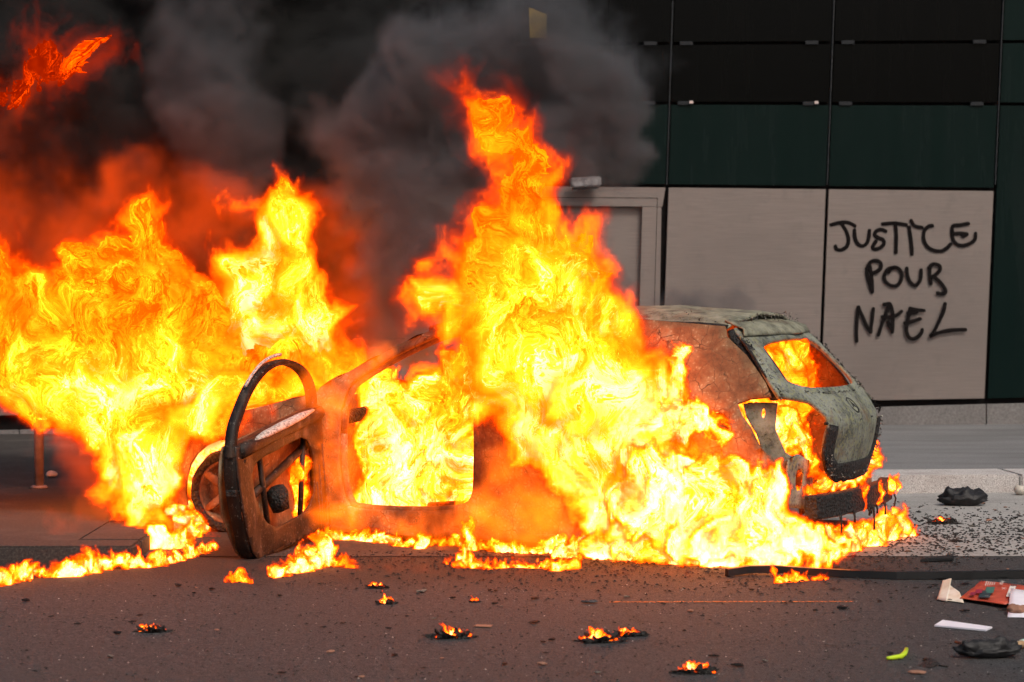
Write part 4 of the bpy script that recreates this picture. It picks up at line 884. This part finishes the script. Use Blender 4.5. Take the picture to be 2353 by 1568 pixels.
smoke('smoke', [pxs((1400, 640, 30, 16.0), (1440, 640, 28, 16.0)), pxs((1490, 690, 22, 16.0), (1560, 690, 34, 16.2), (1700, 700, 34, 16.4), (1770, 715, 14, 16.4))],
      'small dark puffs of smoke hanging above the car roof', 5.0, .025, .3, rag=.4)

smoke('added_glow_haze', [pxs((100, 700, 170, 17.9), (300, 520, 190, 17.9), (480, 560, 170, 17.9), (560, 760, 160, 17.8), (800, 740, 130, 17.6), (760, 560, 130, 17.7)), pxs((-60, 520, 130, 17.8), (40, 380, 90, 17.9), (70, 240, 60, 17.9), (110, 120, 30, 17.9)), pxs((220, 1000, 90, 16.6), (330, 1150, 80, 16.2))],
      'dull red haze of hot soot with added glow for firelit smoke between the front flames and the smoke', 1.0, .05, .8, albedo=(.02, .02, .02), rag=1.3, emit=(1.7, .13, .008))  # emission added in place of firelight scattered by the smoke
smoke('added_glow_haze', [pxs((760, 900, 55, 15.7), (880, 840, 45, 15.5)), pxs((780, 1180, 50, 15.3), (1000, 1190, 50, 15.1), (1250, 1200, 70, 14.8)), pxs((1140, 1080, 60, 15.0), (1250, 1190, 70, 14.75)), pxs((760, 950, 50, 15.7), (760, 1150, 50, 15.6)), pxs((1620, 1000, 60, 14.6), (1700, 1080, 50, 14.45))],
      'orange haze of hot gas with added glow for firelight in front of the sill and rear door', .12, .04, .5, albedo=(.1, .08, .07), rag=1.3, emit=(9., 1.15, .02))  # emissive haze added to tint the car side like firelight
smoke('added_glow_haze', [pxs((480, 1318, 18, 14.2), (800, 1310, 24, 14.2), (1150, 1318, 24, 14.0), (1600, 1330, 20, 13.8)), pxs((250, 1150, 40, 15.4), (120, 1190, 30, 15.2))],
      'thin orange haze added as firelight glow low over the road in front of the car', .15, .03, .4, albedo=(.2, .15, .12), rag=1.6, emit=(1.6, .17, .01))  # emissive haze added for the orange firelight on the asphalt
# ================================================================== DEBRIS
def strip_mesh(name, pts, w, h, m, parent=None):
    V = []; n = len(pts)
    for i, p in enumerate(pts):
        p = Vector(p); t = (Vector(pts[min(i + 1, n - 1)]) - Vector(pts[max(i - 1, 0)])).normalized(); s = Vector((-t.y, t.x, 0)).normalized() * w
        V += [p - s, p - s * .9 + Vector((0, 0, h)), p + s * .8 + Vector((0, 0, h * 1.05)), p + s]
    F_ = [(4 * i + k, 4 * i + (k + 1) % 4, 4 * i + 4 + (k + 1) % 4, 4 * i + 4 + k) for i in range(n - 1) for k in range(4)] + [(3, 2, 1, 0), tuple(4 * (n - 1) + k for k in range(4))]
    return obj(name, V, F_, m, parent)
st = empty('bumper_strip', tuple(gnd(2000, 1330))); tag(st, 'long black plastic bumper strip lying on the road at right', 'bumper strip')
si = Matrix.Translation(-st.location); z = Vector((0, 0, .004))
strip_mesh('strip', [si @ (gnd(a, b) + Vector((0, 0, .003 + c))) for a, b, c in ((1670, 1326, .0), (1720, 1322, .010), (1780, 1322, .012), (1850, 1324, .004), (1950, 1328, 0), (2060, 1332, 0), (2200, 1332, 0), (2353, 1329, .0), (2500, 1320, 0), (2700, 1305, 0))], .018, .042, M_plastic, st)
p = gnd(2255, 1330) + Vector((0, -.0245, .014))
prism('moulded_panel', [si @ (p + Vector(q)) for q in ((0, 0, 0), (.15, .004, 0), (.15, .006, .022), (0, .002, .022))], (0, -.002, 0), M_plastic, st)
flame([[(gnd(1785, 1340) + Vector((0, 0, .015)), .03), (gnd(1840, 1336) + Vector((0, 0, .015)), .028), (gnd(1895, 1334) + Vector((0, 0, .01)), .012)], [(gnd(1783, 1340) + Vector((0, 0, .02)), .025), (gnd(1778, 1340) + Vector((0, 0, .08)), .008)]],
      'small flames in front of the end of the bumper strip', 'fires on the ground', vox=.006, sz=.16, heat=.6, dz=.8, core=-.09, low=.15)
prism('black_stick', [gnd(2114, 1294) + z, gnd(2190, 1291) + z, gnd(2193, 1284) + z, gnd(2150, 1287) + z], (0, 0, .02), M_plastic, None, .004)
tag(bpy.data.objects['black_stick'], 'short black plastic stick between the bay and the bumper strip', 'stick')
def crumple(name, loc_, L, W, Hh, m, seed, rz=0, parent=None, sub=4, fold=1.0):
    bm = bmesh.new(); bmesh.ops.create_icosphere(bm, subdivisions=sub, radius=1)
    for v in bm.verts:
        c = v.co.copy(); r1 = 1 - abs(mn.noise(c * 1.7 + Vector((seed, 0, 0)))) * 1.1 * fold; r2 = 1 - abs(mn.noise(c * 4.1 + Vector((0, seed, 0)))) * .7 * fold
        r3 = 1 - abs(mn.noise(c * 7.5 + Vector((seed, seed, 0)))) * .9 * fold; s = .68 + .45 * r1 * r2 * (.6 + .4 * r3); v.co = Vector((c.x * L * s, c.y * W * s, max(0, (c.z * .6 + .5) * Hh * s * (1 + .5 * mn.noise(Vector((c.x * 3, seed, c.y))) ))))
    o = bmobj(name, bm, m, parent, True); o.location = loc_; o.rotation_euler = (0, 0, rz); return o
tag(crumple('plastic_bag', gnd(2210, 1163) + z, .20, .10, .12, M_blackcloth, 3, -.05), 'crumpled black bag lying on the pale bay near the kerb', 'bag')
# red magazine with a curled cream page and white sheets
def sheet3(name, P, m, parent=None, th=.0015, n=6):
    """bilinear sheet from four corner points with a little curl."""
    a, b, c, d = [Vector(p) for p in P]; V = []
    for i in range(n + 1):
        for j in range(n + 1):
            u, v = i / n, j / n; q = a.lerp(b, u).lerp(d.lerp(c, u), v); q = q + Vector((0, 0, .008 * mn.noise(q * 9) * min(1, 4 * u * (1 - u) + 4 * v * (1 - v)))); V.append(q)
    F_ = [(i * (n + 1) + j, (i + 1) * (n + 1) + j, (i + 1) * (n + 1) + j + 1, i * (n + 1) + j + 1) for i in range(n) for j in range(n)]
    o = obj(name, V, F_, m, parent, True); md = o.modifiers.new('thickness', 'SOLIDIFY'); md.thickness = th; return o
mg = empty('magazine', tuple(gnd(2280, 1385))); tag(mg, 'crumpled red-covered magazine lying open on the road', 'magazine'); mi = Matrix.Translation(-mg.location)
def gz(a, b, c=0.0): return mi @ (gnd(a, b) + Vector((0, 0, .006 + c)))
cov = sheet3('cover', [gz(2205, 1382, .012), gz(2310, 1400, .02), gz(2400, 1365, .03), gz(2255, 1345, .02)], M_red, mg, .004)
def up(q, e): return q + Vector((0, 0, e))
def patch(a, b, w, h, m, e=.012, nm='print'):
    return obj(nm, [gz(a, b, e + .017), gz(a + w, b + h * .15, e + .019), gz(a + w + h * .4, b - h, e + .021), gz(a + h * .4, b - h * 1.1, e + .019)], [(0, 1, 2, 3)], m, cov)
patch(2248, 1388, 26, 14, M_printdark); patch(2262, 1378, 20, 12, M_printgreen, .014); patch(2240, 1379, 16, 7, M_printcrimson, .015); patch(2228, 1384, 12, 6, M_printcrimson, .015); patch(2312, 1386, 14, 22, M_printwhite, .013)
for i in range(5): patch(2263 + i * 5, 1362 - i * .3, 2, 9 - i, M_printwhite, .016)
def mtext(s, a, b, size, m, rot):
    cu = bpy.data.curves.new('headline', 'FONT'); cu.body = s; cu.size = size; o = bpy.data.objects.new('headline', cu); link(o, mg)
    o.location = gz(a, b, .046); o.rotation_euler = (R(-4), R(3), R(rot)); me = bpy.data.meshes.new_from_object(o.evaluated_get(bpy.context.evaluated_depsgraph_get())); bpy.data.objects.remove(o)
    me.materials.clear(); me.materials.append(m); q = bpy.data.objects.new('headline', me); link(q, cov); q.location = gz(a, b, .046); q.rotation_euler = (R(-4), R(3), R(rot)); return q
mtext("L'EXPRESS", 2320, 1352, .05, M_printdark, -100); mtext('le risque', 2300, 1356, .035, M_printwhite, -105); mtext('Eric', 2302, 1372, .035, M_printwhite, -100); mtext('dos', 2262, 1392, .03, M_printwhite, -20)
pg = sheet3('curled_page', [gz(2152, 1380, 0), gz(2215, 1388, 0), gz(2205, 1372, .02), gz(2175, 1340, .0)], M_cream, mg, .002)
sheet3('curled_page', [gz(2153, 1381, .002), gz(2176, 1386, .004), gz(2186, 1374, .10), gz(2166, 1372, .085)], M_cream, mg, .002)
crumple('burnt_corner', gz(2338, 1412), .06, .05, .04, M_card, 6, 0, mg, 3)
ws = sheet3('paper_sheet', [gnd(2315, 1420) + z, gnd(2400, 1425) + z, gnd(2400, 1385) + up(z, .05), gnd(2322, 1380) + up(z, .06)], M_paper, None, .002); tag(ws, 'white paper sheet lying over the burnt corner of the magazine', 'paper')
wp = prism('folded_paper', [gnd(2147, 1442) + z, gnd(2265, 1453) + z, gnd(2280, 1446) + z, gnd(2166, 1430) + z], (0, 0, .008), M_paper); tag(wp, 'folded white paper lying flat on the road below the magazine', 'paper')
tag(tube('plastic_tube', [gnd(2038, 1519) + Vector((0, 0, .012)), gnd(2050, 1518) + Vector((0, 0, .012)), gnd(2070, 1515) + Vector((0, 0, .012)), gnd(2079, 1509) + Vector((0, 0, .014)), gnd(2083, 1499) + Vector((0, 0, .014))], [.007, .010, .012, .012, .010], M_lime, None, 8), 'bent lime-yellow plastic tube lying on the road', 'tube')
um = empty('umbrella', tuple(gnd(2270, 1512))); tag(um, 'folded black umbrella with pale wooden handle at the right edge', 'umbrella'); ui = Matrix.Translation(-um.location)
crumple('canopy', (0, 0, .003), .155, .05, .075, M_blackcloth, 9, .03, um)
tube('handle', [ui @ (gnd(2318, 1500) + Vector((0, 0, .022))), ui @ (gnd(2345, 1492) + Vector((0, 0, .022))), ui @ (gnd(2400, 1480) + Vector((0, 0, .022)))], [.016, .018, .018], M_wood, um, 10)
tube('handle_cap', [ui @ (gnd(2348, 1491) + Vector((0, 0, .023))), ui @ (gnd(2365, 1487) + Vector((0, 0, .023)))], .02, M_mint, um, 10)
tube('rib_tip', [ui @ (gnd(2225, 1498) + Vector((0, 0, .03))), ui @ (gnd(2195, 1490) + Vector((0, 0, .03)))], [.012, .006], M_blackcloth, um, 6)
lf = empty('charred_leaf', tuple(gnd(2140, 1530))); tag(lf, 'diamond-shaped charred leaf with a stalk on the road at lower right', 'leaf'); fi = Matrix.Translation(-lf.location)
sheet3('blade', [fi @ (gnd(2110, 1531) + z), fi @ (gnd(2136, 1536) + z), fi @ (gnd(2160, 1530) + up(z, .006)), fi @ (gnd(2136, 1519) + up(z, .014))], M_char, lf, .002)
tube('stalk', [fi @ (gnd(2158, 1531) + z), fi @ (gnd(2178, 1534) + z)], .004, M_char, lf, 5)
tag(prism('card_piece', [gnd(1088, 1442) + z, gnd(1128, 1444) + z, gnd(1132, 1439) + z, gnd(1095, 1438) + z], (0, 0, .003), M_card), 'reddish brown card piece lying right of the burning scrap', 'card')
tag(crumple('tin_shard', gnd(1355, 1387) + z, .05, .02, .014, M_steel, 12, 0, None, 3), 'flat grey metal shard near the orange road marking', 'shard')
# charred fragments one can pick out, then the fine crumbs
frag = []
for k in range(5):
    bm = bmesh.new(); bmesh.ops.create_icosphere(bm, subdivisions=1, radius=1)
    for v in bm.verts: v.co = v.co * (1 + .6 * mn.noise(v.co * 1.5 + Vector((k * 5, 0, 0)))); v.co.z = max(-.2, v.co.z) * .6
    me = bpy.data.meshes.new('fragment'); bm.to_mesh(me); bm.free(); me.materials.append((M_char, M_char, M_flake, M_card, M_char)[k]); frag.append(me)
r2 = random.Random(3)
for k in range(150):
    if k < 60: px, py = r2.uniform(2060, 2353), r2.triangular(1150, 1290, 1240)
    elif k < 90: px, py = r2.uniform(1650, 2353), r2.uniform(1300, 1420)
    else: px, py = r2.uniform(20, 2330), r2.uniform(1345, 1560)
    p = gnd(px, py); o = bpy.data.objects.new('charred_fragment', frag[r2.randrange(5) if r2.random() < .5 else 0]); link(o)
    s = r2.choice((.009, .011, .014, .018)) * r2.uniform(.8, 1.3); o.location = (p.x, p.y, .006 + s * .1); o.scale = (s * r2.uniform(1, 2), s, s * r2.uniform(.6, 1)); o.rotation_euler = (0, 0, r2.uniform(0, 6.3))
    tag(o, ('small charred fragment on the pale bay surface at right', 'small charred fragment lying around the black bumper strip', 'small charred fragment scattered over the open road in front')[0 if k < 60 else 1 if k < 90 else 2], 'fragment', 'charred fragments scattered on the ground')
def crumbs(name, n, fn, m, label, seed):
    rr = random.Random(seed); V, Fc = [], []
    for _ in range(n):
        p, s = fn(rr); b = len(V); a = rr.uniform(0, 6.28); ca, sa = math.cos(a), math.sin(a); e = rr.uniform(.8, 2.4)
        for q in ((-e, -.6, 0), (e, -.7, 0), (e * .6, .8, 0), (-e * .8, .7, 0), (.1, .05, .9)):
            V.append((p.x + s * (q[0] * ca - q[1] * sa), p.y + s * (q[0] * sa + q[1] * ca), p.z + .005 + s * q[2]))
        Fc += [(b, b + 1, b + 4), (b + 1, b + 2, b + 4), (b + 2, b + 3, b + 4), (b + 3, b, b + 4)]
    return tag(obj(name, V, Fc, m), label, 'debris', kind='stuff')
def bayp(rr):
    px = rr.uniform(2020, 2420); py = rr.triangular(1150, 1300, 1230); return gnd(px, py), rr.uniform(.004, .010)
def roadp(rr):
    px = rr.uniform(-100, 2450); py = rr.uniform(1340, 1620); return gnd(px, py), rr.uniform(.0025, .006)
def nearp(rr):
    px = rr.triangular(500, 2300, 1700); py = 1268 + abs(rr.gauss(0, 1)) * 42; return gnd(px, py), rr.uniform(.004, .011)
crumbs('ground_debris', 1500, bayp, M_char, 'black crumbs strewn over the pale bay surface', 1)
crumbs('ground_debris', 1800, roadp, M_char, 'fine dark grit scattered over the road', 2)
crumbs('ground_debris', 2200, nearp, M_char, 'charred crumbs lying along the burning car', 3)
crumbs('ground_debris', 380, lambda rr: (roadp(rr)[0], rr.uniform(.0015, .0035)), M_whiteash, 'pale ash specks scattered over the road', 4)

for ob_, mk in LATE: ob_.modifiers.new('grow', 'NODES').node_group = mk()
